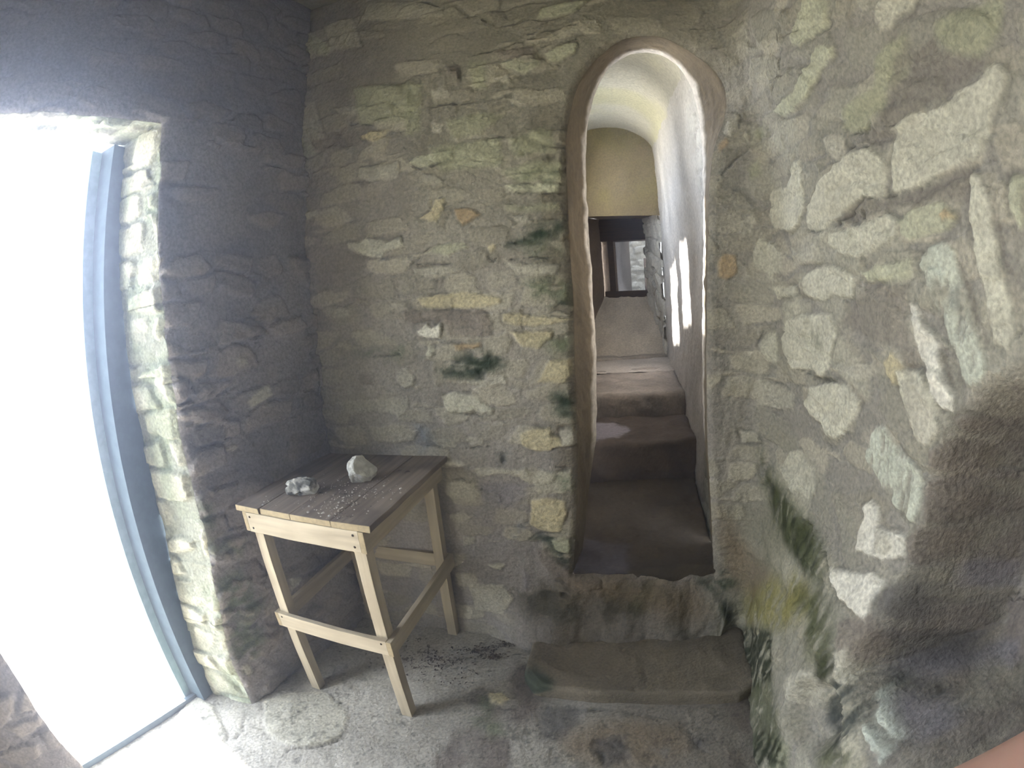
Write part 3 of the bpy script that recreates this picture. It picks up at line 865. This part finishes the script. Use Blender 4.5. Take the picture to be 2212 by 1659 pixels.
# ------------------------------------------------------------------ a rough block of stone: box grid with displaced faces
def rough_block(name, outline, z0, z1, col, seed, mat=None, amp=.006, parent=None, edge=.012, cell=.012, patch=None):
    """plan outline (closed polygon) extruded from z0 to z1, worn edge, uneven top"""
    P = np.asarray(outline, float)
    L = np.concatenate([[0], np.cumsum(np.linalg.norm(np.diff(np.vstack([P, P[:1]]), axis=0), axis=1))])
    k = max(24, int(L[-1] / cell)); t = np.linspace(0, L[-1], k + 1)
    Q = np.vstack([P, P[:1]]); R = np.stack([np.interp(t, L, Q[:, c]) for c in range(2)], 1)
    cen = P.mean(0)
    rows = []
    nside = max(3, int((z1 - z0) / cell))
    for i in range(nside + 1):
        z = z0 + (z1 - z0 - edge) * i / nside
        rows.append((1.0, z))
    wid = np.linalg.norm(R - cen, axis=1).mean()
    for a in (30, 60, 90):
        a = math.radians(a); rows.append((1 - edge * (1 - math.cos(a)) / wid, z1 - edge + edge * math.sin(a)))
    nt_ = max(6, int(wid / cell))
    for i in range(1, nt_ + 1): rows.append(((1 - edge / wid) * (1 - i / nt_), z1))
    G = np.zeros((k + 1, len(rows), 3))
    for j, (f, z) in enumerate(rows):
        G[:, j, :2] = cen + (R - cen) * f; G[:, j, 2] = z
    X, Y, Zz = G[..., 0], G[..., 1], G[..., 2]
    n1 = fbm(X * 9 + Zz * 5, Y * 9 - Zz * 7, seed, 4)
    top = sstep(z1 - edge * 1.5, z1, Zz)
    G[..., 2] += amp * n1 * top
    out = (G[..., :2] - cen); ln = np.linalg.norm(out, axis=2, keepdims=True) + 1e-6
    G[..., :2] += out / ln * (amp * 1.5 * n1 * (1 - top) * (ln[..., 0] > .02))[..., None]
    G[-1] = G[0]
    C = np.array(col) * (1 + .55 * fbm(X * 5 + Zz * 3, Y * 5, seed + 4, 4) + .12 * fbm(X * 40, Y * 40 + Zz * 40, seed + 6, 2))[..., None]
    if patch:      # a smear of pale plaster: centre, size, colour
        (a, b, c), r, pc = patch
        q = np.sqrt((X - a) ** 2 + (Y - b) ** 2 + 4 * (Zz - c) ** 2) / r + .5 * fbm(X * 12, Y * 12 + Zz * 12, seed + 9, 3)
        C = tint(C, pc, .85 * sstep(1.1, .8, q))
    return grid_mesh(name, G, C, mat or M_FLOOR, None, parent)

o = rough_block('stone_step', [(.03, 1.70), (-.035, 1.36), (.01, 1.28), (.20, 1.215), (.50, 1.14), (.78, 1.05), (.86, 1.08), (.93, 1.35), (.97, 1.52), (.55, 1.66)], -.01, .068, (.18, .155, .12), 701, amp=.010, edge=.025, patch=((-.02, 1.31, .05), .10, (.05, .07, .05)))
tag(o, 'low worn stone slab step on the floor below the arched opening', 'step')
# ------------------------------------------------------------------ the passage behind the arch
def sheet(name, p00, p10, p01, p11, col, seed, cell=.02, amp=.012, stones=None, colfun=None, mat=None, inside=(1.1, 3.5, 1.8), keepfun=None, snap=None):
    """rough rectangular sheet through four corners, relief towards `inside`"""
    p00, p10, p01, p11 = map(lambda v: np.array(v, float), (p00, p10, p01, p11))
    lu = max(np.linalg.norm(p10 - p00), np.linalg.norm(p11 - p01)); lv = max(np.linalg.norm(p01 - p00), np.linalg.norm(p11 - p10))
    nu, nv = max(3, int(lu / cell)), max(3, int(lv / cell))
    U, V = np.meshgrid(np.linspace(0, lu, nu), np.linspace(0, lv, nv), indexing='ij')
    u, v = (U / lu)[..., None], (V / lv)[..., None]
    P = p00 * (1 - u) * (1 - v) + p10 * u * (1 - v) + p01 * (1 - u) * v + p11 * u * v
    N = np.cross(p10 - p00, p01 - p00); N /= np.linalg.norm(N)
    if np.dot(np.array(inside) - P.mean((0, 1)), N) < 0: N = -N
    H, C = mortar(U, V, col, seed, .30)
    H = H * (amp / .010)
    if stones: H, C = filler_stones(U, V, H, C, seed + 7, *stones)
    if colfun is not None: C, H = colfun(P, U, V, C, H)
    P = P + N * H[..., None]
    keep = None
    if keepfun is not None:
        cc = (P[:-1, :-1] + P[1:, 1:]) / 2; keep = keepfun(cc)
    return tag(grid_mesh(name, P, C, mat or M_PASS, keep), kind='structure')

RA, RB = np.array([.905, 1.745]), np.array([1.85, 5.18])       # right side wall of the passage, near and far end
LA, LB = np.array([.235, 1.80]), np.array([.78, 5.26])        # left side wall, hidden behind the jamb
def cz(y): return 2.92 + (y - 1.8) * .17                      # crown height of the sloping vault

def right_cols(P, U, V, C, H):
    near = sstep(.62, .42, U + .05 * fbm(V * 8, U * 3, 951, 3))            # dressed stones at the near end
    H2, C2 = filler_stones(U, V, H * 0, C * .9, 955, (.22, .115), .95, (.50, .485, .44), .012)
    H = H * (1 - near) + H2 * near; C = C * (1 - near[..., None]) + C2 * near[..., None]
    C = tint(C, (.13, .14, .11), .7 * sstep(1.15, .75, P[..., 2]) * near)
    return C, H
sheet('wall_passage_right', (*RA, .2), (*RB, .2), (*RA, 3.3), (*RB, 3.6), (.42, .40, .38), 950, .011, .012, None, right_cols)

SLITS = ((2.0, 2.5, 2.0, 2.95), (3.38, 3.85, 2.25, 2.98), (4.2, 4.8, 2.15, 2.8))      # y0, y1, z0, z1 of the unseen left-wall openings; those after the first are added to brighten the passage
def slit_keep(c):
    k = np.ones(c.shape[:-1], bool)
    for a, b, z0, z1 in SLITS:
        k &= ~((c[..., 1] > a) & (c[..., 1] < b) & (c[..., 2] > z0) & (c[..., 2] < z1))
    return k
sheet('wall_passage_left', (*LA, .2), (*LB, .2), (*LA, 3.4), (*LB, 3.7), (.30, .25, .19), 960, .02, .012, None, None, keepfun=slit_keep)

def build_vault():
    ny, na = 150, 60
    T = np.linspace(-.02, 1.02, ny)[:, None]; A = np.linspace(-.12, math.pi + .12, na)[None]
    l = LA * (1 - T) + LB * T; r = RA * (1 - T) + RB * T
    cx = (l[:, :1] + r[:, :1]) / 2; cyy = (l[:, 1:] + r[:, 1:]) / 2
    hw = np.linalg.norm(r - l, axis=1)[:, None] / 2 + .012
    d = (r - l) / np.linalg.norm(r - l, axis=1)[:, None]
    crown = cz(cyy)
    X = cx + d[:, :1] * hw * np.cos(A); Y = cyy + d[:, 1:] * hw * np.cos(A)
    Z = crown - .36 * (1 - np.sin(A))
    U = T * 3.4 + 0 * A; V = A * .35 + 0 * T
    H, C = mortar(U, V, (.42, .40, .33), 971, .25)
    C = tint(C, (.42, .40, .22), .5 * sstep(-.1, .3, fbm(U * 1.5, V * 2, 973, 3)))
    P = np.stack([X, Y, Z - H * .8], -1)
    tag(grid_mesh('ceiling_passage', P, C, M_PASS), kind='structure')
build_vault()

# end wall: plastered, above the low splayed embrasure
EL, ER = np.array([.78, 5.22]), np.array([1.81, 5.01])
def end_cols(P, U, V, C, H):
    z = P[..., 2]
    C = tint(C, (.24, .21, .08), .6 * sstep(-.2, .3, fbm(U * 2, V * 2, 981, 3)))
    C = tint(C, (.17, .12, .08), .5 * sstep(2.75, 2.42, z))
    return C, H
sheet('wall_passage_end', (*EL, 2.41), (*ER, 2.38), (*EL, 3.9), (*ER, 3.9), (.24, .20, .12), 980, .02, .010, None, end_cols, inside=(1.1, 3, 2))
BL, BR_ = np.array([1.30, 5.98]), np.array([1.865, 5.82])     # back edge of the embrasure
sheet('ceiling_embrasure', (*EL, 2.43), (*ER, 2.40), (*BL, 2.50), (*BR_, 2.48), (.20, .16, .12), 985, .02, .006, inside=(1.3, 5.4, 1.5))
sheet('trim_5', (*ER, .74), (*BR_, 1.40), (*ER, 2.40), (*BR_, 2.48), (.40, .38, .34), 986, .014, .02, ((.24, .22), .95, (.52, .50, .45), .03), inside=(1.3, 5.4, 1.5))
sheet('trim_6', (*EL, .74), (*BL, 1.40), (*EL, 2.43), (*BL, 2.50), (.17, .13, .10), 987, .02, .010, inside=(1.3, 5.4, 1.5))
sheet('trim_7', (*EL, .77), (*ER, .77), (*BL, 1.47), (*BR_, 1.45), (.42, .37, .31), 988, .016, .014, inside=(1.3, 5.3, 2.5))

# stairs of the passage: four rough treads, each a stone-built step across the passage
def across(y0):      # points on both side walls at plan depth y0 along the facing direction
    l = LA + (LB - LA) * ((y0 - LA[1]) / (LB[1] - LA[1])); r = RA + (RB - RA) * ((y0 - RA[1]) / (RB[1] - RA[1]))
    return l, r
def step_block(ya, yb, z0, z1, col, seed, label, patch=None):
    la, ra = across(ya); lb, rb = across(yb)
    sl = np.array([0, .08])
    o = rough_block('stone_stair', [la + sl * .9, ra - sl * .2, rb - sl * .2, lb + sl * .9], z0, z1, col, seed, M_PASS, .022, edge=.04, cell=.016, patch=patch)
    return tag(o, label, 'stair')
def threshold():
    """sill of the opening, from the facing wall to the first riser"""
    pts = [(.19, 1.665), (.86, 1.55), (.90, 1.62), (.89, 1.76), (1.12, 2.57), (.38, 2.68), (.20, 1.9)]
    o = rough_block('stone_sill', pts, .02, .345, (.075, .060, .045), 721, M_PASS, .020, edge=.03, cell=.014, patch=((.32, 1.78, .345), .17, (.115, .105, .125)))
    return tag(o, 'dark damp stone sill at the foot of the arched opening', 'sill')
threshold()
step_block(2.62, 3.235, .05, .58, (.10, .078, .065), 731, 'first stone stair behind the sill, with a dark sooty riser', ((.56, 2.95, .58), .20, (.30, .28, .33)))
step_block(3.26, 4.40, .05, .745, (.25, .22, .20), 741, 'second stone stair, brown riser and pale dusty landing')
step_block(4.95, 5.45, .05, .785, (.27, .24, .21), 751, 'thin top stone stair at the foot of the sloping window ledge')
sheet('floor_passage', (.55, 4.3, .748), (1.75, 4.1, .748), (.70, 5.35, .765), (1.95, 5.10, .765), (.42, .38, .35), 991, .02, .008, inside=(1.2, 4.6, 2))

# window at the end of the embrasure: dark timber frame, dim recess and a lit stone wall beyond
def box_obj(name, c, size, mat, parent=None, rz=0.0, bev=.003, seed=0, jitter=0.0):
    x, y, z = [v / 2 for v in size]
    V = np.array([(sx * x, sy * y, sz * z) for sx in (-1, 1) for sy in (-1, 1) for sz in (-1, 1)])
    F = [(0, 1, 3, 2), (4, 6, 7, 5), (0, 4, 5, 1), (2, 3, 7, 6), (0, 2, 6, 4), (1, 5, 7, 3)]
    rng = random.Random(seed)
    V = V + np.array([[rng.uniform(-1, 1) * jitter for _ in range(3)] for _ in range(8)])
    me = bpy.data.meshes.new(name); me.from_pydata([tuple(v) for v in V], [], F); me.update()
    import bmesh
    bm = bmesh.new(); bm.from_mesh(me)
    if bev: bmesh.ops.bevel(bm, geom=list(bm.edges), offset=bev, segments=2, profile=.6, affect='EDGES')
    bmesh.ops.recalc_face_normals(bm, faces=bm.faces)
    bm.to_mesh(me); bm.free()
    o = link_mesh(name, me, mat, parent)
    o.location = c; o.rotation_euler = (0, 0, rz)
    return o

WZ = math.atan2(BR_[1] - BL[1], BR_[0] - BL[0])
wf = tag(empty('window_frame', (1.63, 5.90, 1.46), WZ), 'dark timber frame of the small square window at the end of the passage', 'window frame')
box_obj('head', (-.03, .05, .91), (.66, .16, .34), M_DARKWOOD, wf, seed=1)
box_obj('post', (-.22, .05, .40), (.075, .14, .70), M_DARKWOOD, wf, seed=2)
box_obj('post', (.235, .12, .28), (.05, .10, .44), M_DARKWOOD, wf, seed=3)
box_obj('bottom_rail', (0.02, .05, .03), (.70, .15, .09), M_DARKWOOD, wf, seed=4)
sheet('trim_8', (1.30, 6.0, 1.3), (1.49, 5.97, 1.3), (1.30, 6.0, 2.6), (1.49, 5.97, 2.6), (.16, .12, .09), 995, .03, .004, inside=(1.4, 5, 2))
sheet('trim_9', (1.50, 6.03, 1.3), (1.95, 6.93, 1.3), (1.50, 6.03, 2.6), (1.95, 6.93, 2.6), (.20, .18, .17), 996, .03, .006, inside=(2.2, 6, 2))
sheet('wall_far_room', (1.3, 8.1, .4), (3.4, 7.5, .4), (1.3, 8.1, 3.4), (3.4, 7.5, 3.4), (.36, .36, .35), 997, .02, .012, ((.3, .12), .9, (.44, .44, .42), .02), inside=(1.6, 6, 2))
sheet('wall_far_room_side', (2.02, 5.8, .4), (2.9, 7.9, .4), (2.02, 5.8, 3.4), (2.9, 7.9, 3.4), (.30, .30, .29), 998, .03, .012, inside=(1.6, 6.5, 2))
sheet('wall_far_room_left', (1.05, 6.1, .4), (1.5, 8.2, .4), (1.05, 6.1, 3.4), (1.5, 8.2, 3.4), (.30, .30, .29), 999, .03, .012, inside=(1.9, 6.5, 2))
sheet('wall_far_room_front', (1.0, 6.15, 2.5), (2.1, 5.85, 2.5), (1.0, 6.15, 3.4), (2.1, 5.85, 3.4), (.30, .30, .29), 1000, .04, .01, inside=(1.9, 6.5, 3))
sheet('ceiling_far_room_shade', (.9, 6.0, 3.3), (2.5, 5.7, 3.3), (1.4, 7.55, 3.3), (2.9, 7.15, 3.3), (.30, .30, .29), 1001, .05, .01, inside=(1.9, 6.5, 2))  # unseen roof with a gap, added to dim the sky on the far wall
sheet('floor_far_room', (1.0, 6.1, .5), (2.2, 5.8, .5), (1.4, 8.3, .5), (3.2, 7.8, .5), (.30, .30, .29), 1002, .05, .01, inside=(1.9, 6.5, 2))

# ------------------------------------------------------------------ rest of the room shell, out of the picture
sheet('ceiling', (-2.5, -1.5, CEIL), (1.4, -1.5, CEIL), (-2.5, 2.3, CEIL), (1.4, 2.3, CEIL), (.26, .25, .20), 1010, .04, .015, ((.3, .12), .6), inside=(0, 0, 1))
sheet('wall_front', (-2.4, -1.15, 0), (1.1, -1.15, 0), (-2.4, -1.15, CEIL), (1.1, -1.15, CEIL), (.28, .27, .22), 1011, .04, .015, ((.3, .12), .6), inside=(0, 0, 1))

# ------------------------------------------------------------------ doorway: post, threshold bar, yard outside
def tilted_bar(name, a, b, sx, sy, mat, parent=None, rz=0.0):
    a, b = Vector(a), Vector(b); L = (b - a).length
    o = box_obj(name, (a + b) / 2, (sx, sy, L), mat, parent, bev=.002)
    z = (b - a).normalized(); x = Vector((math.cos(rz), math.sin(rz), 0)); y = z.cross(x).normalized(); x = y.cross(z)
    m = Matrix((x, y, z)).transposed().to_4x4(); m.translation = (a + b) / 2
    o.matrix_local = m
    return o
df = tag(empty('door_frame', (-1.43, 1.12, 0)), 'slim blue-grey door frame post and floor bar in the bright doorway', 'door frame')
def rel(v): return (v[0] + 1.43, v[1] - 1.12, v[2])
tilted_bar('post', rel((-1.462, 1.165, 0)), rel((-1.385, 1.275, 2.24)), .10, .16, M_FRAME, df, -.15)
tilted_bar('door_stop', rel((-1.525, 1.115, 0)), rel((-1.450, 1.215, 2.24)), .035, .12, M_STOP, df, -.15)
tilted_bar('threshold_bar', rel((-1.475, 1.10, .012)), rel((-1.80, .44, .012)), .022, .03, M_FRAME, df, 1.2)
tilted_bar('post', rel((-1.80, .43, 0)), rel((-1.775, .43, 2.24)), .055, .055, M_FRAME, df, -.25)

def build_ground():
    S, Z = np.meshgrid(np.linspace(-40, -1.66, 60), np.linspace(-25, 25, 60), indexing='ij')
    P = np.stack([S, Z, -.03 + .02 * fbm(S, Z, 1100)], -1)
    C = np.ones(P.shape) * .6
    tag(grid_mesh('ground', P, C, M_GROUND), kind='structure')
build_ground()

# ------------------------------------------------------------------ scattering volume added to imitate lens glare around the bright doorway
def build_glare_haze():
    m = bpy.data.materials.new('lens_glare_scatter'); m.use_nodes = True; nt = m.node_tree; nt.nodes.clear()
    out = nt.nodes.new('ShaderNodeOutputMaterial'); v = nt.nodes.new('ShaderNodeVolumeScatter')
    v.inputs['Color'].default_value = (.74, .80, 1.0, 1); v.inputs['Density'].default_value = .19; v.inputs['Anisotropy'].default_value = .74
    nt.links.new(v.outputs[0], out.inputs['Volume'])
    o = box_obj('glare_haze', (-.42, .35, 1.5), (3.0, 2.7, 2.9), m, bev=0)
    tag(o, 'thin bluish scattering volume added to imitate lens glare around the bright doorway', 'glare_haze', kind='stuff')
build_glare_haze()
# ------------------------------------------------------------------ table
TX, TY, PSI, TW, TD, TH = -1.0017, 1.2836, -0.2517, 0.5856, 0.6165, 0.90
table = tag(empty('wooden_table', (TX, TY, 0), PSI), 'tall rough-sawn wooden work table with plank top, standing in the corner', 'table')

PLACED = {}
def board(name, a, b, wid, thk, mat, parent, seed, along='auto', ragged=0.0, bev=.0018):
    """board whose local X runs from a to b; wid is the upright (or local Y) size"""
    import bmesh
    a, b = Vector(a), Vector(b); L = (b - a).length; rng = random.Random(seed)
    nx = max(2, int(L / .03))
    xs = [-L / 2 + L * i / nx for i in range(nx + 1)]
    V, F = [], []
    for i, x in enumerate(xs):
        wob = .0008 * math.sin(i * .9 + seed)
        for (yy, zz) in ((-1, -1), (1, -1), (1, 1), (-1, 1)):
            e = rng.uniform(-ragged, ragged) if (ragged and i in (0, nx)) else 0
            V.append((x + e, yy * wid / 2 + wob, zz * thk / 2 + wob * .5))
    for i in range(nx):
        for k in range(4):
            F.append((i * 4 + k, i * 4 + (k + 1) % 4, i * 4 + 4 + (k + 1) % 4, i * 4 + 4 + k))
    F += [(3, 2, 1, 0), tuple(nx * 4 + k for k in range(4))]
    me = bpy.data.meshes.new(name); me.from_pydata(V, [], F); me.update()
    bm = bmesh.new(); bm.from_mesh(me)
    bmesh.ops.recalc_face_normals(bm, faces=bm.faces)
    sharp = [e for e in bm.edges if len(e.link_faces) == 2 and e.calc_face_angle(0) > .8]
    bmesh.ops.bevel(bm, geom=sharp, offset=bev, segments=2, profile=.6, affect='EDGES')
    bm.to_mesh(me); bm.free()
    o = link_mesh(name, me, mat, parent)
    me.materials.append(M_END)
    for f in me.polygons:
        if abs(f.normal.x) > .9: f.material_index = 1
    x = (b - a).normalized()
    up = Vector((0, 0, 1)) if abs(x.z) < .9 else Vector((0, 1, 0))
    if along == 'flat': z = up; y = z.cross(x).normalized()           # wid lies flat
    else: y = up; z = x.cross(y).normalized(); y = z.cross(x)
    m = Matrix((x, y, z)).transposed().to_4x4(); m.translation = (a + b) / 2
    o.matrix_local = m; PLACED[o.name] = m
    return o

tt = .022
# four top planks running away from the front edge; joints at the measured places
jx = [0, .123, .268, .440, TW]
for i in range(4):
    x0, x1 = jx[i] + .0012, jx[i + 1] - .0012
    fr = [.0, .004, .002, -.002][i]; bk = [.0, -.003, .004, .002][i]
    p = board('tabletop_plank', ((x0 + x1) / 2, fr, TH - tt / 2 - [0, .001, .0005, .0][i]), ((x0 + x1) / 2, TD + bk, TH - tt / 2), x1 - x0, tt, M_TOP, table, 10 + i, 'flat', .003, .0026)
zt, zb_, thk = TH - tt, .802, .019
zr1, zr0 = .4405, .374
i0, i1 = .031, TW - .031
def frame_set(z1, z0, sfx, seed):
    h = z1 - z0; z = (z1 + z0) / 2
    nm = 'apron' if sfx == 'a' else 'lower_rail'
    f = board(nm, (i0 + thk, thk / 2, z), (i1 - thk, thk / 2, z), h, thk, M_WOOD, table, seed)
    r = board(nm, (i1 - thk / 2, 0, z - .002), (i1 - thk / 2, TD, z - .002), h, thk, M_WOOD, table, seed + 1)
    l = board(nm, (i0 + thk / 2, 0, z), (i0 + thk / 2, TD, z), h, thk, M_WOOD, table, seed + 2)
    k = board(nm, (i0 + thk, TD - thk / 2, z), (i1 - thk, TD - thk / 2, z), h, thk, M_WOOD, table, seed + 3)
    import bmesh
    for (px, pz) in ((i0 + thk + .016, z + h * .28), (i0 + thk + .022, z - h * .28), (i1 - thk - .02, z + h * .28), (i1 - thk - .022, z - h * .26)):
        if sfx == 'r' and abs(pz - z + h * .28) < .002: continue
        me = bpy.data.meshes.new('nail'); bm = bmesh.new()
        bmesh.ops.create_uvsphere(bm, u_segments=10, v_segments=6, radius=.0042); bm.to_mesh(me); bm.free()
        o = link_mesh('nail', me, M_NAIL, f)
        loc = Vector((px, -.0008, pz)); o.matrix_local = PLACED[f.name].inverted() @ Matrix.Translation(loc) @ Matrix.Diagonal((1, .45, 1, 1))
frame_set(zt - .001, zb_, 'a', 30)
frame_set(zr1, zr0, 'r', 40)
lg = .044
for k, (lx, ly) in enumerate(((i0 + thk, thk), (i1 - thk - lg, thk), (i0 + thk, TD - thk - lg), (i1 - thk - lg, TD - thk - lg))):
    board('leg', (lx + lg / 2, ly + lg / 2, .0), (lx + lg / 2, ly + lg / 2, zt - .001), lg, lg, M_WOOD, table, 60 + k)

# ------------------------------------------------------------------ two lumps of stone on the table, crumbs, litter
def lump(name, loc, size, seed, mat, cuts=9, rz=0, sub=5, holes=()):
    import bmesh
    bm = bmesh.new(); bmesh.ops.create_icosphere(bm, subdivisions=sub, radius=1.0)
    rng = random.Random(seed)
    planes = []
    for _ in range(cuts):
        v = Vector((rng.gauss(0, 1), rng.gauss(0, 1), rng.gauss(0, .8))).normalized(); planes.append((v, rng.uniform(.62, .92)))
    V = np.array([v.co[:] for v in bm.verts])
    for n, d in planes:
        n = np.array(n); k = V @ n; over = np.clip(k - d, 0, None); V = V - over[:, None] * n * .92
    nn = fbm(V[:, 0] * 2 + 5, V[:, 1] * 2 + V[:, 2] * 1.7, seed, 4) * .22 + fbm(V[:, 0] * 7 + V[:, 2] * 5, V[:, 1] * 7 - V[:, 2] * 4, seed + 8, 3) * .07
    V = V * (1 + nn)[:, None]
    for (hx, hy, hz, hr, hd) in holes:
        c = np.array([hx, hy, hz]); q = np.linalg.norm(V - c, axis=1); V = V * (1 - hd * sstep(hr, hr * .3, q))[:, None]
    V = V * np.array(size) / 2
    flat = -size[2] * .36
    V[:, 2] = np.where(V[:, 2] < flat, flat + (V[:, 2] - flat) * .05, V[:, 2])
    V[:, 2] -= V[:, 2].min()
    for v, c in zip(bm.verts, V): v.co = c
    for f in bm.faces: f.smooth = False
    me = bpy.data.meshes.new(name); bm.to_mesh(me); bm.free()
    o = link_mesh(name, me, mat); o.location = loc; o.rotation_euler = (0, 0, rz)
    return o
def on_table(a, b, z=TH):
    c, s = math.cos(PSI), math.sin(PSI); return (TX + c * a - s * b, TY + s * a + c * b, z)

o = lump('stone', ROCK1, (.122, .10, .112), 12, M_CHALK, 12, .5)
tag(o, 'pale chalk-white lump of stone standing on the middle of the table', 'stone')
o = lump('stone', ROCK2, (.135, .085, .072), 23, M_GREYCHALK, 7, .25, holes=((.1, -.9, .35, .40, .14),))
tag(o, 'smaller flat grey and white stone near the left edge of the table', 'stone')

def scatter(name, pts, mat, smin, smax, zf, seed, flatten=.6, parent=None, leaf=False):
    rng = random.Random(seed); V, F = [], []
    for (x, y) in pts:
        r = rng.uniform(smin, smax) * (1 if rng.random() < .85 else 1.7); b = len(V); z = zf
        if leaf:
            a = rng.uniform(0, 6.28); l = r * 1.5; q = rng.uniform(.5, 1.0) * r
            for (u, v, w_) in ((-l, 0, .001), (0, q, r * .5), (l, 0, .002), (0, -q, r * .35), (0, 0, r * .1)):
                V.append((x + u * math.cos(a) - v * math.sin(a), y + u * math.sin(a) + v * math.cos(a), z + w_))
            F += [(b, b + 3, b + 4), (b + 3, b + 2, b + 4), (b + 2, b + 1, b + 4), (b + 1, b, b + 4)]
        else:
            k = 6
            for i in range(k):
                a = 6.28 * i / k; rr = r * rng.uniform(.7, 1.2)
                V.append((x + rr * math.cos(a), y + rr * math.sin(a), z))
            for i in range(k):
                a = 6.28 * i / k + .3; rr = r * rng.uniform(.4, .8)
                V.append((x + rr * math.cos(a), y + rr * math.sin(a), z + r * flatten * rng.uniform(.8, 1.3)))
            for i in range(k): F.append((b + i, b + (i + 1) % k, b + k + (i + 1) % k, b + k + i))
            F.append(tuple(b + k + i for i in range(k)))
    me = bpy.data.meshes.new(name); me.from_pydata(V, [], F); me.update()
    return link_mesh(name, me, mat, parent)

rng = random.Random(5); pts = []
for (a, b, sa, sb, n) in ((.36, .24, .09, .05, 90), (.40, .14, .05, .07, 60), (.25, .16, .05, .06, 26), (.47, .22, .06, .07, 30), (.42, .06, .05, .03, 30), (.12, .05, .02, .03, 8)):
    for _ in range(n):
        u, v = a + rng.gauss(0, sa), b + rng.gauss(0, sb)
        if .01 < u < TW - .01 and .01 < v < TD - .02: pts.append(on_table(u, v)[:2])
o = scatter('plaster_crumbs', pts, M_CRUMB, .0013, .0032, TH, 9)
tag(o, 'white plaster crumbs scattered in front of the chalk-white stone on the table', 'crumbs', kind='stuff')
pts = []
for (a, b, sa, sb, n) in ((.36, .19, .03, .012, 10), (.44, .11, .03, .02, 10), (.47, .045, .02, .01, 7), (.12, .28, .015, .01, 4), (.50, .42, .03, .02, 5)):
    for _ in range(n): pts.append(on_table(a + rng.gauss(0, sa), b + rng.gauss(0, sb))[:2])
o = scatter('dirt_flakes', pts, M_LEAF, .002, .005, TH + .0005, 10, leaf=True)
tag(o, 'small dark flakes of dirt between the crumbs on the tabletop', 'dirt', kind='stuff')

pts = []
for (x, y, sx, sy, n) in ((-.46, 1.55, .05, .03, 70), (-.38, 1.50, .06, .02, 60), (-.24, 1.57, .05, .02, 80), (-.17, 1.53, .04, .015, 60), (-.12, 1.61, .05, .015, 50), (-.30, 1.42, .06, .05, 30), (-.65, 1.60, .10, .08, 90), (-.55, 1.45, .08, .05, 40)):
    for _ in range(n): pts.append((x + rng.gauss(0, sx), min(1.66, y + rng.gauss(0, sy))))
pts = [q for q in pts if q[0] < -.06]
o = scatter('leaf_litter', pts, M_LEAF, .0025, .006, .003, 11, leaf=True)
tag(o, 'dark dry leaf litter on the floor under and beside the table', 'leaf litter', kind='stuff')

# ------------------------------------------------------------------ hand of the person holding the camera
def make_hand():
    m, nt, p = nt_mat('skin')
    p.inputs['Base Color'].default_value = (.50, .30, .235, 1); p.inputs['Roughness'].default_value = .55
    p.inputs['Subsurface Weight'].default_value = .12; p.inputs['Subsurface Radius'].default_value = (.01, .004, .002)
    verts, edges, rad = [], [], []
    def add(co, r, parent=None):
        verts.append(Vector(co)); rad.append(r)
        if parent is not None: edges.append((parent, len(verts) - 1))
        return len(verts) - 1
    # local frame: fingers along +X, thumb side +Y, back of the hand +Z
    wr = add((-.095, 0, -.004), .027); pm = add((-.045, .0, 0), .029, wr)
    arm = wr
    for q, r in (((-.15, -.004, -.008), .029), ((-.22, -.008, -.014), .036)): arm = add(q, r, arm)
    for k, (y, l, bend, spread) in enumerate(((.030, .072, .10, .10), (.010, .080, .35, .02), (-.010, .074, .55, -.04), (-.029, .058, .7, -.12))):
        kn = add((-.002, y * .9, .002), .0115, pm)
        a = bend; x, yy, z = 0.0, y, .002; last = kn
        for f, r in ((.46, .0092), (.30, .0086), (.24, .0072)):
            x += l * f * math.cos(a); z -= l * f * math.sin(a); yy += l * f * spread
            last = add((x, yy, z), r, last); a += bend * .8
    t = add((-.062, .030, -.008), .015, pm)
    t = add((-.036, .052, -.018), .0125, t); t = add((-.010, .062, -.026), .0108, t); add((.012, .064, -.032), .0092, t)
    me = bpy.data.meshes.new('hand'); me.from_pydata(verts, edges, []); me.update()
    o = link_mesh('hand', me, m)
    sk = o.modifiers.new('skin', 'SKIN'); sk.use_smooth_shade = True
    for i, v in enumerate(me.skin_vertices[0].data):
        v.radius = (rad[i], rad[i] * (.72 if i in (0, 1) else 1.0)); v.use_root = (i == 1)
    o.modifiers.new('sub', 'SUBSURF').levels = 2; o.modifiers['sub'].render_levels = 2
    return o
hand = make_hand()
tag(hand, "person's hand close to the camera, only a blurred pink edge of the index finger showing", 'hand')
hand.matrix_world = HAND_M
